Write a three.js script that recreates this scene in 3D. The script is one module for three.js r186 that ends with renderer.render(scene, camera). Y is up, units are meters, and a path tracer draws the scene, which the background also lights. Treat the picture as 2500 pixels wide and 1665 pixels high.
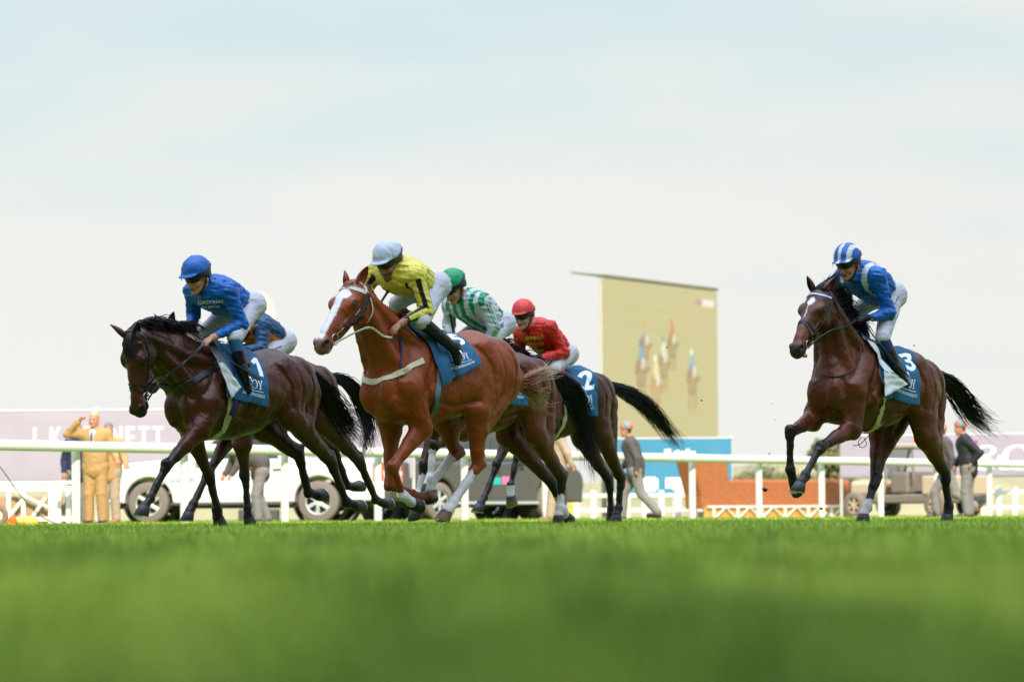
import * as THREE from 'three';
import { mergeGeometries, mergeVertices } from 'three/addons/utils/BufferGeometryUtils.js';
import { RoundedBoxGeometry } from 'three/addons/geometries/RoundedBoxGeometry.js';
import { ImprovedNoise } from 'three/addons/math/ImprovedNoise.js';

// ------------------------------------------------------------------ camera, sky, sun, exposure
const scene = new THREE.Scene();
const PW = 2500, PH = 1665;                       // size of the photograph
const FOCAL = 10500;                              // focal length in photograph pixels (about 150 mm)
const HORIZON = 1260, EYE = 0.10;
const camera = new THREE.PerspectiveCamera(2 * Math.atan(PH / 2 / FOCAL) * 180 / Math.PI, PW / PH, 0.05, 3000);
camera.position.set(0, EYE, 0);
camera.rotation.order = 'YXZ';
camera.rotation.x = Math.atan((HORIZON - PH / 2) / FOCAL);
camera.rotation.z = -0.0068;
camera.updateMatrixWorld(true);
camera.focus = 37.2;
camera.userData.fStop = 3.5;

const renderer = new THREE.WebGLRenderer({ antialias: true });
renderer.toneMapping = THREE.LinearToneMapping;
renderer.toneMappingExposure = 1.03;
renderer.shadowMap.enabled = true;

const SUN_EL = 29 * Math.PI / 180, SUN_AZ = 9 * Math.PI / 180;   // behind the camera, a little to the right
const sunDir = new THREE.Vector3(Math.sin(SUN_AZ) * Math.cos(SUN_EL), Math.sin(SUN_EL), Math.cos(SUN_AZ) * Math.cos(SUN_EL));
const sun = new THREE.DirectionalLight(new THREE.Color().setRGB(1, 0.87, 0.68), 5);
sun.position.copy(sunDir).multiplyScalar(200).add(new THREE.Vector3(0, 0, -60));
sun.target.position.set(0, 0, -60);
sun.castShadow = true;
sun.shadow.mapSize.set(4096, 4096);
Object.assign(sun.shadow.camera, { left: -90, right: 90, top: 60, bottom: -60, near: 1, far: 420 });
scene.add(sun, sun.target);

const noise = new ImprovedNoise();
const fbm = (x, y, z, n = 4) => { let s = 0, a = 0.5; for (let i = 0; i < n; i++) { s += a * noise.noise(x, y, z); x = x * 2.03 + 7.1; y = y * 2.03 + 3.7; z = z * 2.03 + 1.3; a *= 0.5; } return s; };
const clamp = (x, a = 0, b = 1) => Math.min(b, Math.max(a, x));
const smooth = (a, b, x) => { const t = clamp((x - a) / (b - a)); return t * t * (3 - 2 * t); };
const lerp = (a, b, t) => a + (b - a) * t;
function rng(seed) { let s = seed >>> 0; return () => { s = (s + 0x6D2B79F5) >>> 0; let t = Math.imul(s ^ (s >>> 15), 1 | s); t = (t + Math.imul(t ^ (t >>> 7), 61 | t)) ^ t; return ((t ^ (t >>> 14)) >>> 0) / 4294967296; }; }

{ // thin high cloud over pale blue, brighter towards the sun as a hazy sky is
  const W = 2048, H = 1024, data = new Float32Array(W * H * 4);
  for (let j = 0; j < H; j++) for (let i = 0; i < W; i++) {
    const e = ((j + 0.5) / H - 0.5) * Math.PI, az = ((i + 0.5) / W - 0.5) * 2 * Math.PI;
    const d = [Math.cos(az) * Math.cos(e), Math.sin(e), Math.sin(az) * Math.cos(e)];
    const el = Math.max(e, 0) * 180 / Math.PI;
    const up = Math.max(d[1], 0.012);
    // streaks lie in a plane high above, so that they thin out towards the horizon
    const px = d[0] / (up + 0.10), pz = d[2] / (up + 0.10);
    let c = fbm(px * 1.5 + 4.2, pz * 1.9, 0.4, 5) * 1.5 + fbm(d[0] * 20, d[1] * 70, d[2] * 20, 3) * 0.55;
    const cover = clamp(1.42 - el * 0.125 + c * 0.55, 0.25, 1);
    const hi = smooth(7, 35, el), blue = [lerp(0.57, 0.46, hi), lerp(0.755, 0.60, hi), lerp(0.805, 0.86, hi)], white = [lerp(0.835, 0.84, hi), lerp(0.84, 0.83, hi), lerp(0.808, 0.84, hi)];
    const cg = Math.max(-1, Math.min(1, d[0] * sunDir.x + d[1] * sunDir.y + d[2] * sunDir.z)), g = Math.acos(cg);
    const ind = (0.93 + 0.9 * Math.exp(-2.2 * g) + 0.3 * cg * cg) / 1.22;
    const m = 1.09 * ind * (1 + 4.6 * smooth(22, 85, el)) * (e < 0 ? 0.75 : 1);
    const o = (j * W + i) * 4;
    for (let k = 0; k < 3; k++) data[o + k] = lerp(blue[k], white[k], cover) * m;
    data[o + 3] = 1;
  }
  const sky = new THREE.DataTexture(data, W, H, THREE.RGBAFormat, THREE.FloatType);
  sky.mapping = THREE.EquirectangularReflectionMapping;
  sky.magFilter = sky.minFilter = THREE.LinearFilter;
  sky.needsUpdate = true;
  scene.background = sky; scene.environment = sky;
}

// ------------------------------------------------------------------ naming
const taken = new Map();
function numbered(name) { const n = taken.get(name) ?? 0; taken.set(name, n + 1); return n ? `${name}_${String(n).padStart(3, '0')}` : name; }
function thing(name, label, category, group) {
  const o = new THREE.Group(); o.name = numbered(name); o.userData = { label, category }; if (group) o.userData.group = group;
  scene.add(o); return o;
}
function part(name, geometry, material, parent, label) {
  const m = new THREE.Mesh(geometry, material); m.name = name; m.castShadow = m.receiveShadow = true;
  if (label) m.userData.label = label;
  parent.add(m); return m;
}
function single(name, geometry, material, label, category, group) {
  const m = new THREE.Mesh(geometry, material); m.name = numbered(name); m.castShadow = m.receiveShadow = true;
  m.userData = { label, category }; if (group) m.userData.group = group; scene.add(m); return m;
}
function structure(name, geometry, material) {
  const m = new THREE.Mesh(geometry, material); m.name = numbered(name); m.userData.kind = 'structure'; m.castShadow = m.receiveShadow = true; scene.add(m); return m;
}
const rgb = (r, g, b) => new THREE.Color().setRGB(r, g, b);
const srgb = (r, g, b) => new THREE.Color().setRGB(r / 255, g / 255, b / 255, THREE.SRGBColorSpace);
function mat(color, roughness = 0.6, more = {}) { return new THREE.MeshPhysicalMaterial({ color, roughness, side: THREE.DoubleSide, ...more }); }
function paint(geo, fn) { // vertex colours in linear light; fn(x, y, z, i) -> [r, g, b]
  const p = geo.attributes.position, c = new Float32Array(p.count * 3);
  for (let i = 0; i < p.count; i++) c.set(fn(p.getX(i), p.getY(i), p.getZ(i), i), i * 3);
  geo.setAttribute('color', new THREE.BufferAttribute(c, 3)); return geo;
}
const mix3 = (a, b, t) => [lerp(a[0], b[0], t), lerp(a[1], b[1], t), lerp(a[2], b[2], t)];

// ------------------------------------------------------------------ where a pixel of the photograph lies in the place
const CAMQ = camera.quaternion.clone();
function ray(u, v) { return new THREE.Vector3((u - PW / 2) / FOCAL, (PH / 2 - v) / FOCAL, -1).applyQuaternion(CAMQ); }
function at(u, v, depth) { const d = ray(u, v); return d.multiplyScalar(depth / -d.z).add(camera.position); }
function ground(u, depth, y = 0) { const p = at(u, HORIZON, depth); p.y = y; return p; }
// a frame standing on the ground: X is the heading, Y up, Z the right hand of whoever stands there
function makeFrame(depth, u, psi) {
  const O = ground(u, depth), r = psi * Math.PI / 180, h = new THREE.Vector3(-Math.cos(r), 0, Math.sin(r)), n = new THREE.Vector3(Math.sin(r), 0, Math.cos(r));
  return {
    O, h, n, turn: Math.PI + r,
    px(u, v, l = 0) { // the point seen at a pixel, l metres to the left of the centre plane
      const d = ray(u, v), c = camera.position.clone().sub(O), t = (l - c.dot(n)) / d.dot(n), p = d.multiplyScalar(t).add(c);
      return [p.dot(h), p.y, -l];
    },
  };
}

// ------------------------------------------------------------------ distance fields and their skin
const sub = (a, b) => [a[0] - b[0], a[1] - b[1], a[2] - b[2]], add = (a, b) => [a[0] + b[0], a[1] + b[1], a[2] + b[2]];
const mul = (a, s) => [a[0] * s, a[1] * s, a[2] * s], dot = (a, b) => a[0] * b[0] + a[1] * b[1] + a[2] * b[2];
const len = (a) => Math.hypot(a[0], a[1], a[2]), unit = (a) => mul(a, 1 / (len(a) || 1)), mid = (a, b, t = 0.5) => add(mul(a, 1 - t), mul(b, t));
const cross = (a, b) => [a[1] * b[2] - a[2] * b[1], a[2] * b[0] - a[0] * b[2], a[0] * b[1] - a[1] * b[0]];

class Field {
  constructor() { this.p = []; }
  // tapered bone; ls > 1 makes it narrower across (local Z)
  bone(a, b, ra, rb, k = 0.03, ls = 1, op = 1) { const d = sub(b, a); this.p.push({ t: 0, a, d, dd: dot(d, d) || 1e-9, ra, dr: rb - ra, k, ls, op }); return this; }
  // ellipsoid with axes given by unit vectors (default the frame's own)
  blob(c, r, k = 0.03, op = 1, ax = [1, 0, 0], ay = [0, 1, 0], az = [0, 0, 1]) { this.p.push({ t: 1, c, r, k, op, ax, ay, az, rm: Math.min(...r) }); return this; }
  both(fn) { fn(1); fn(-1); return this; }
  static one(q, x, y, z) {
    if (q.t === 0) {
      const a = q.a, d = q.d, X = x - a[0], Y = y - a[1], Z = z - a[2];
      let t = (X * d[0] + Y * d[1] + Z * d[2]) / q.dd; t = t < 0 ? 0 : t > 1 ? 1 : t;
      const ex = X - d[0] * t, ey = Y - d[1] * t, ez = (Z - d[2] * t) * q.ls;
      return Math.sqrt(ex * ex + ey * ey + ez * ez) - q.ra - q.dr * t;
    }
    const X = x - q.c[0], Y = y - q.c[1], Z = z - q.c[2], r = q.r;
    const u = (X * q.ax[0] + Y * q.ax[1] + Z * q.ax[2]) / r[0], v = (X * q.ay[0] + Y * q.ay[1] + Z * q.ay[2]) / r[1], w = (X * q.az[0] + Y * q.az[1] + Z * q.az[2]) / r[2];
    const k0 = Math.sqrt(u * u + v * v + w * w); if (k0 < 1e-6) return -q.rm;
    const k1 = Math.sqrt(u * u / (r[0] * r[0]) + v * v / (r[1] * r[1]) + w * w / (r[2] * r[2]));
    return k0 * (k0 - 1) / k1;
  }
  static of(list, x, y, z) {
    let d = 1e3;
    for (let i = 0; i < list.length; i++) {
      const q = list[i], e = Field.one(q, x, y, z);
      if (q.op > 0) { const h = q.k - Math.abs(d - e); d = (d < e ? d : e) - (h > 0 ? h * h / q.k * 0.25 : 0); }
      else { const h = q.k - Math.abs(d + e); d = (d > -e ? d : -e) + (h > 0 ? h * h / q.k * 0.25 : 0); }
    }
    return d;
  }
  at(x, y, z) { return Field.of(this.p, x, y, z) + (this.warp ? this.warp(x, y, z) : 0); }
  grad(x, y, z, e = 0.006) { return unit([this.at(x + e, y, z) - this.at(x - e, y, z), this.at(x, y + e, z) - this.at(x, y - e, z), this.at(x, y, z + e) - this.at(x, y, z - e)]); }
  // the nearest point of the skin, off metres above it
  onto(p, off = 0, n = 6) { let q = p.slice(); for (let i = 0; i < n; i++) { const d = this.at(...q) - off; q = sub(q, mul(this.grad(...q), d * 0.9)); } return q; }
  // from outside along direction d until the skin is met
  hit(o, d, off = 0, far = 1.5) { let t = 0; for (let i = 0; i < 60; i++) { const e = this.at(o[0] + d[0] * t, o[1] + d[1] * t, o[2] + d[2] * t) - off; if (e < 0.0008) break; t += Math.max(e * 0.75, 0.001); if (t > far) return null; } return [o[0] + d[0] * t, o[1] + d[1] * t, o[2] + d[2] * t]; }
  // naive surface nets on a sparse grid; keep(x, y, z) < 0 cuts the field
  skin(cell, cut) {
    const P = this.p, lo = [1e9, 1e9, 1e9], hi = [-1e9, -1e9, -1e9];
    for (const q of P) if (q.op > 0) {
      const pts = q.t === 0 ? [[q.a, Math.max(q.ra, q.ra + q.dr)], [add(q.a, q.d), Math.max(q.ra, q.ra + q.dr)]] : [[q.c, Math.max(...q.r)]];
      for (const [c, r] of pts) for (let k = 0; k < 3; k++) { const rr = r * (k === 2 && q.t === 0 ? Math.max(1, 1 / q.ls) : 1) + 0.03; lo[k] = Math.min(lo[k], c[k] - rr); hi[k] = Math.max(hi[k], c[k] + rr); }
    }
    const B = 6, nb = [0, 1, 2].map((k) => Math.ceil((hi[k] - lo[k]) / cell / B) + 1), n = nb.map((b) => b * B + 1), sx = 1, sy = n[0], sz = n[0] * n[1];
    const val = new Float32Array(n[0] * n[1] * n[2]).fill(9), vid = new Int32Array(val.length).fill(-1), half = B * cell / 2, R = half * Math.sqrt(3), blocks = [];
    for (let bz = 0; bz < nb[2]; bz++) for (let by = 0; by < nb[1]; by++) for (let bx = 0; bx < nb[0]; bx++) {
      const cx = lo[0] + bx * B * cell + half, cy = lo[1] + by * B * cell + half, cz = lo[2] + bz * B * cell + half, list = [];
      let near = false, deep = false;
      for (const q of P) {
        const e = Field.one(q, cx, cy, cz), L = q.t === 0 ? Math.max(1, q.ls) : 1.3;
        if (q.op > 0 && e < -(R * 1.25 + q.k)) deep = true;
        if (e < R * L * 1.15 + q.k + 0.02) { list.push(q); if (q.op > 0) near = true; }
      }
      if (!near || (deep && !list.some((q) => q.op < 0) && !cut)) continue;
      blocks.push([bx, by, bz]);
      for (let k = 0; k <= B; k++) for (let j = 0; j <= B; j++) for (let i = 0; i <= B; i++) {
        const I = bx * B + i, J = by * B + j, K = bz * B + k, o = I + J * sy + K * sz;
        if (val[o] !== 9) continue;
        const x = lo[0] + I * cell, y = lo[1] + J * cell, z = lo[2] + K * cell;
        let d = Field.of(list, x, y, z); if (this.warp && Math.abs(d) < 0.06) d += this.warp(x, y, z);
        if (cut) d = Math.max(d, cut(x, y, z));
        val[o] = d === 9 ? 8.9 : d;
      }
    }
    const pos = [], idx = [], cells = [];
    for (const [bx, by, bz] of blocks) for (let k = 0; k < B; k++) for (let j = 0; j < B; j++) for (let i = 0; i < B; i++) {
      const I = bx * B + i, J = by * B + j, K = bz * B + k, o = I + J * sy + K * sz;
      let m = 0; for (let c = 0; c < 8; c++) if (val[o + (c & 1) * sx + ((c >> 1) & 1) * sy + (c >> 2) * sz] < 0) m |= 1 << c;
      if (m === 0 || m === 255) continue;
      let X = 0, Y = 0, Z = 0, cnt = 0;
      for (let c = 0; c < 8; c++) for (let ax = 0; ax < 3; ax++) {
        const bit = 1 << ax; if (c & bit) continue; const c2 = c | bit, s1 = (m >> c) & 1, s2 = (m >> c2) & 1; if (s1 === s2) continue;
        const v1 = val[o + (c & 1) * sx + ((c >> 1) & 1) * sy + (c >> 2) * sz], v2 = val[o + (c2 & 1) * sx + ((c2 >> 1) & 1) * sy + (c2 >> 2) * sz], t = v1 / (v1 - v2);
        X += (c & 1) + (ax === 0 ? t : 0); Y += ((c >> 1) & 1) + (ax === 1 ? t : 0); Z += (c >> 2) + (ax === 2 ? t : 0); cnt++;
      }
      vid[o] = pos.length / 3; cells.push(o, I, J, K);
      pos.push(lo[0] + (I + X / cnt) * cell, lo[1] + (J + Y / cnt) * cell, lo[2] + (K + Z / cnt) * cell);
    }
    const st = [sx, sy, sz];
    for (let c = 0; c < cells.length; c += 4) {
      const o = cells[c], g = [cells[c + 1], cells[c + 2], cells[c + 3]];
      for (let ax = 0; ax < 3; ax++) {
        const u = (ax + 1) % 3, v = (ax + 2) % 3; if (g[u] === 0 || g[v] === 0) continue;
        const a = val[o] < 0, b = val[o + st[ax]] < 0; if (a === b) continue;
        const q0 = vid[o], q1 = vid[o - st[u]], q2 = vid[o - st[u] - st[v]], q3 = vid[o - st[v]];
        if (q0 < 0 || q1 < 0 || q2 < 0 || q3 < 0) continue;
        if (a) idx.push(q0, q1, q2, q0, q2, q3); else idx.push(q0, q2, q1, q0, q3, q2);
      }
    }
    const geo = new THREE.BufferGeometry();
    geo.setAttribute('position', new THREE.Float32BufferAttribute(pos, 3)); geo.setIndex(idx); geo.computeVertexNormals();
    return geo;
  }
}

// ------------------------------------------------------------------ straps, tubes, hair, sheets
const v3 = (p) => new THREE.Vector3(p[0], p[1], p[2]);
function curve(pts, n, closed = false) { const c = new THREE.CatmullRomCurve3(pts.map(v3), closed, 'centripetal'), out = []; for (let i = 0; i < n; i++) out.push(c.getPoint(closed ? i / n : i / (n - 1)).toArray()); return out; }
function tube(pts, r, n = 24, sides = 6, closed = false, r2 = r) { // round cord through points
  const q = pts.length === n && n < 4 ? pts : curve(pts, n, closed), pos = [], idx = [], N = q.length;
  let ref = [0, 1, 0.013];
  for (let i = 0; i < N; i++) {
    const t = unit(sub(q[closed ? (i + 1) % N : Math.min(i + 1, N - 1)], q[closed ? (i + N - 1) % N : Math.max(i - 1, 0)]));
    let b = unit(cross(t, ref)); const nn = cross(b, t); ref = nn; const rr = lerp(r, r2, i / (N - 1));
    for (let s = 0; s < sides; s++) { const w = s / sides * 6.283185; pos.push(...add(q[i], add(mul(nn, Math.cos(w) * rr), mul(b, Math.sin(w) * rr)))); }
  }
  const M = closed ? N : N - 1;
  for (let i = 0; i < M; i++) for (let s = 0; s < sides; s++) { const a = i * sides + s, b = i * sides + (s + 1) % sides, c = ((i + 1) % N) * sides + s, d = ((i + 1) % N) * sides + (s + 1) % sides; idx.push(a, b, c, b, d, c); }
  if (!closed) { const e = pos.length / 3; pos.push(...q[0], ...q[N - 1]); for (let s = 0; s < sides; s++) { idx.push(e, (s + 1) % sides, s); idx.push(e + 1, (N - 1) * sides + s, (N - 1) * sides + (s + 1) % sides); } }
  const g = new THREE.BufferGeometry(); g.setAttribute('position', new THREE.Float32BufferAttribute(pos, 3)); g.setIndex(idx); g.computeVertexNormals(); return g;
}
// flat strap laid on a skin: w wide, h thick; up(p) gives the outward direction
function strap(pts, w, h, up, n = 30, closed = false) {
  const q = curve(pts, n, closed), N = q.length, pos = [], idx = [], uv = [], rows = [[], [], [], []];
  for (let i = 0; i < N; i++) {
    const t = unit(sub(q[closed ? (i + 1) % N : Math.min(i + 1, N - 1)], q[closed ? (i + N - 1) % N : Math.max(i - 1, 0)])), nn = unit(up(q[i])), b = unit(cross(t, nn)), m = cross(b, t);
    [[-1, 0], [1, 0], [1, 1], [-1, 1]].forEach(([s, k], c) => rows[c].push(add(q[i], add(mul(b, s * w / 2 * (k ? 0.86 : 1)), mul(m, k * h)))));
  }
  const M = closed ? N : N - 1;
  for (let s = 0; s < 4; s++) { // each face smooth along its length, sharp at its edges
    const o = pos.length / 3; for (let i = 0; i < N; i++) { pos.push(...rows[s][i], ...rows[(s + 1) % 4][i]); uv.push(i / (N - 1), s === 2 ? 1 : 0, i / (N - 1), s === 2 ? 0 : 1); }
    for (let i = 0; i < M; i++) { const a = o + i * 2, c = o + ((i + 1) % N) * 2; idx.push(a, a + 1, c, a + 1, c + 1, c); }
  }
  if (!closed) for (const i of [0, N - 1]) { const o = pos.length / 3; for (let s = 0; s < 4; s++) { pos.push(...rows[s][i]); uv.push(i ? 1 : 0, 0); } if (i) idx.push(o, o + 1, o + 2, o, o + 2, o + 3); else idx.push(o, o + 2, o + 1, o, o + 3, o + 2); }
  const g = new THREE.BufferGeometry(); g.setAttribute('position', new THREE.Float32BufferAttribute(pos, 3)); g.setAttribute('uv', new THREE.Float32BufferAttribute(uv, 2)); g.setIndex(idx); g.computeVertexNormals(); return g;
}
function laid(field, pts, w, h, n = 30, closed = false, off = 0.001) { // pulled taut over the skin
  const q = curve(pts, n, closed).map((p) => field.onto(p, off, 5)), N = q.length;
  for (let it = 0; it < 12; it++) for (let i = closed ? 0 : 1; i < (closed ? N : N - 1); i++) { const m = mid(q[(i + N - 1) % N], q[(i + 1) % N]); let p = q[i]; if (it < 3) p = mid(p, m, 0.5); const nn = field.grad(...p), dl = dot(sub(m, p), nn); if (dl > 0) p = add(p, mul(nn, dl * 0.8)); const d = field.at(...p); if (d < off) p = field.onto(p, off, 2); q[i] = p; }
  return strap(q, w, h, (p) => field.grad(...p), n, closed); }
// a lock of hair: tapering three-sided strands; paths(i) -> control points
function hair(count, paths, r0, r1, seg = 7) {
  const pos = [], idx = [];
  for (let s = 0; s < count; s++) {
    const q = curve(paths(s), seg), b0 = pos.length / 3; let ref = [0.1, 1, 0.3];
    for (let i = 0; i < seg; i++) {
      const t = unit(sub(q[Math.min(i + 1, seg - 1)], q[Math.max(i - 1, 0)])), b = unit(cross(t, ref)), nn = cross(b, t), r = lerp(r0, r1, Math.pow(i / (seg - 1), 1.4));
      for (let k = 0; k < 3; k++) { const w = k * 2.0944; pos.push(...add(q[i], add(mul(nn, Math.cos(w) * r), mul(b, Math.sin(w) * r)))); }
    }
    for (let i = 0; i < seg - 1; i++) for (let k = 0; k < 3; k++) { const a = b0 + i * 3 + k, b = b0 + i * 3 + (k + 1) % 3; idx.push(a, b, a + 3, b, b + 3, a + 3); }
  }
  const g = new THREE.BufferGeometry(); g.setAttribute('position', new THREE.Float32BufferAttribute(pos, 3)); g.setIndex(idx); g.computeVertexNormals(); return g;
}
// sheet of cloth with thickness from a grid of points
function sheet(nu, nv, fn, thick = 0.004) {
  const pos = [], uv = [], idx = [], g = new THREE.BufferGeometry(), mids = [];
  for (let j = 0; j <= nv; j++) for (let i = 0; i <= nu; i++) mids.push(fn(i / nu, j / nv));
  const at2 = (i, j) => mids[Math.max(0, Math.min(nv, j)) * (nu + 1) + Math.max(0, Math.min(nu, i))];
  for (const s of [1, -1]) for (let j = 0; j <= nv; j++) for (let i = 0; i <= nu; i++) {
    const n = unit(cross(sub(at2(i + 1, j), at2(i - 1, j)), sub(at2(i, j + 1), at2(i, j - 1))));
    pos.push(...add(at2(i, j), mul(n, s * thick / 2))); uv.push(i / nu, j / nv);
  }
  const o = (nu + 1) * (nv + 1), id = (i, j) => j * (nu + 1) + i;
  for (let j = 0; j < nv; j++) for (let i = 0; i < nu; i++) { const a = id(i, j), b = id(i + 1, j), c = id(i, j + 1), d = id(i + 1, j + 1); idx.push(a, b, c, b, d, c, a + o, c + o, b + o, b + o, c + o, d + o); }
  for (let i = 0; i < nu; i++) { idx.push(id(i, 0), id(i, 0) + o, id(i + 1, 0), id(i + 1, 0), id(i, 0) + o, id(i + 1, 0) + o, id(i, nv), id(i + 1, nv), id(i, nv) + o, id(i + 1, nv), id(i + 1, nv) + o, id(i, nv) + o); }
  for (let j = 0; j < nv; j++) { idx.push(id(0, j), id(0, j + 1), id(0, j) + o, id(0, j + 1), id(0, j + 1) + o, id(0, j) + o, id(nu, j), id(nu, j) + o, id(nu, j + 1), id(nu, j + 1), id(nu, j) + o, id(nu, j + 1) + o); }
  g.setAttribute('position', new THREE.Float32BufferAttribute(pos, 3)); g.setAttribute('uv', new THREE.Float32BufferAttribute(uv, 2)); g.setIndex(idx); g.computeVertexNormals(); return g;
}
function canvasTexture(w, h, draw) { const c = document.createElement('canvas'); c.width = w; c.height = h; draw(c.getContext('2d'), w, h); const t = new THREE.CanvasTexture(c); t.colorSpace = THREE.SRGBColorSpace; t.magFilter = THREE.LinearFilter; return t; }
function merged(list) { return mergeGeometries(list.map((g) => { const h = g.index ? g.toNonIndexed() : g.clone(); for (const k of Object.keys(h.attributes)) if (k !== 'position' && k !== 'normal') h.deleteAttribute(k); if (!h.attributes.normal) h.computeVertexNormals(); return h; })); }
const moved = (g, x, y, z, rx = 0, ry = 0, rz = 0) => { g.applyMatrix4(new THREE.Matrix4().compose(new THREE.Vector3(x, y, z), new THREE.Quaternion().setFromEuler(new THREE.Euler(rx, ry, rz)), new THREE.Vector3(1, 1, 1))); return g; };
const rbox = (w, h, d, r = 0.01, x = 0, y = 0, z = 0) => moved(new RoundedBoxGeometry(w, h, d, 2, Math.min(r, w / 2.01, h / 2.01, d / 2.01)), x, y, z);
const ball = (r, x, y, z, w = 12, h = 8) => moved(new THREE.SphereGeometry(r, w, h), x, y, z);
const rod = (a, b, r, r2 = r, sides = 8) => { const d = sub(b, a), g = new THREE.CylinderGeometry(r2, r, len(d), sides); g.applyQuaternion(new THREE.Quaternion().setFromUnitVectors(new THREE.Vector3(0, 1, 0), v3(unit(d)))); g.translate(...mid(a, b)); return g; };

// ------------------------------------------------------------------ turf
function noiseTexture(size, fn, repeat, srgbSpace = true) {
  const d = new Uint8Array(size * size * 4);
  for (let j = 0; j < size; j++) for (let i = 0; i < size; i++) { const c = fn(i / size, j / size), o = (j * size + i) * 4; for (let k = 0; k < 3; k++) d[o + k] = clamp(c[k]) * 255; d[o + 3] = 255; }
  const t = new THREE.DataTexture(d, size, size, THREE.RGBAFormat); t.wrapS = t.wrapT = THREE.RepeatWrapping; t.magFilter = THREE.LinearFilter; t.minFilter = THREE.LinearMipmapLinearFilter; t.generateMipmaps = true;
  if (srgbSpace) t.colorSpace = THREE.SRGBColorSpace; t.repeat.set(repeat, repeat); t.needsUpdate = true; return t;
}
const wrapNoise = (x, y, s, z) => { // tiles over the unit square
  const a = x * 6.28318, b = y * 6.28318, r = s / 6.28318; return fbm(Math.cos(a) * r + 11, Math.sin(a) * r + z, Math.cos(b) * r + Math.sin(b) * r * 1.7, 4) + fbm(Math.sin(b) * r + 3, Math.cos(a) * r, Math.sin(a) * r * 0.7 + z, 3);
};
{
  const map = noiseTexture(512, (x, y) => { const n = wrapNoise(x, y, 9, 1), m = wrapNoise(x, y, 60, 5), v = 0.5 + n * 0.5 + m * 0.35; return [lerp(0.24, 0.42, v), lerp(0.36, 0.53, v), lerp(0.05, 0.13, v)]; }, 160);
  const g = new THREE.PlaneGeometry(900, 900, 1, 1).rotateX(-Math.PI / 2).translate(0, 0, -200);
  structure('turf', g, new THREE.MeshStandardMaterial({ map, roughness: 0.95 }));
}
{
  const R = rng(42), tuft = (blades, h, spread, w) => {
    const pos = [], nor = [], idx = [];
    for (let i = 0; i < blades; i++) {
      const a = R() * 6.283, r = Math.sqrt(R()) * spread, x = Math.cos(a) * r, z = Math.sin(a) * r, dir = R() * 6.283, H = h * (0.55 + 0.6 * R()), lean = (0.15 + 0.75 * R()) * H, wx = Math.cos(dir + 1.57) * w, wz = Math.sin(dir + 1.57) * w, b = pos.length / 3;
      pos.push(x - wx, 0, z - wz, x + wx, 0, z + wz, x + Math.cos(dir) * lean * 0.35 - wx * 0.8, H * 0.62, z + Math.sin(dir) * lean * 0.35 - wz * 0.8, x + Math.cos(dir) * lean * 0.35 + wx * 0.8, H * 0.62, z + Math.sin(dir) * lean * 0.35 + wz * 0.8, x + Math.cos(dir) * lean, H, z + Math.sin(dir) * lean);
      for (let k = 0; k < 5; k++) nor.push(-Math.cos(dir) * 0.45, 0.85, -Math.sin(dir) * 0.45);
      idx.push(b, b + 1, b + 2, b + 1, b + 3, b + 2, b + 2, b + 3, b + 4);
    }
    const g = new THREE.BufferGeometry(); g.setAttribute('position', new THREE.Float32BufferAttribute(pos, 3)); g.setAttribute('normal', new THREE.Float32BufferAttribute(nor, 3)); g.setIndex(idx); return g;
  };
  const blade = new THREE.MeshPhysicalMaterial({ color: rgb(1, 1, 1), roughness: 0.62, side: THREE.DoubleSide, transmission: 0.22, thickness: 0, specularIntensity: 0.15 });
  const spots = [], bands = [[1.0, 9, 700, 0], [9, 28, 300, 0], [28, 50, 320, 0], [50, 100, 40, 1]];
  for (const [z0, z1, den, kind] of bands) {
    const area = 0.19 * (z1 * z1 - z0 * z0) + 3.2 * (z1 - z0), n = Math.round(area * den);
    for (let i = 0; i < n; i++) { let z; do { z = lerp(z0, z1, R()); } while (R() > (0.38 * z + 3.2) / (0.38 * z1 + 3.2)); spots.push([(R() - 0.5) * (0.38 * z + 3.2), -z, kind]); }
  }
  for (const kind of [0, 1]) {
    const list = spots.filter((s) => s[2] === kind), gg = kind ? tuft(12, 0.038, 0.10, 0.004) : tuft(9, 0.034, 0.034, 0.0016), mesh = new THREE.InstancedMesh(gg, blade, list.length), m = new THREE.Matrix4(), c = new THREE.Color();
    mesh.name = kind ? 'far_grass' : 'grass'; mesh.userData = { kind: 'stuff', label: kind ? 'sunlit mown grass beyond the running horses' : 'mown green racecourse grass under the horses', category: 'grass' };
    list.forEach(([x, z], i) => {
      const big = fbm(x * 0.9, z * 0.55, 2.2, 3) * 0.7 + fbm(x * 4.2 + 9, z * 2.4, 5.2, 2) * 0.6 + fbm(x * 5.5 + 3, z * 0.3, 1.7, 2) * 1.5 * smooth(26, 8, -z), fine = noise.noise(x * 9, z * 9, 7), s = (0.72 + 0.55 * R()) * (1 + 0.35 * fine) * (R() < 0.03 ? 1.7 : 1);
      m.makeRotationY(R() * 6.283).scale(new THREE.Vector3(1, s, 1)).setPosition(x, 0, z); mesh.setMatrixAt(i, m);
      const v = clamp(0.5 + big * 0.9 + fine * 0.35 + (R() - 0.5) * 0.5), dry = R() < 0.10 ? 0.55 : 0;
      const k = mix3(mix3([0.080, 0.195, 0.008], [0.480, 0.590, 0.075], v), [0.30, 0.27, 0.10], dry); c.setRGB(k[0], k[1], k[2]); mesh.setColorAt(i, c);
    });
    mesh.castShadow = mesh.receiveShadow = true; scene.add(mesh);
  }
}

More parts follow.
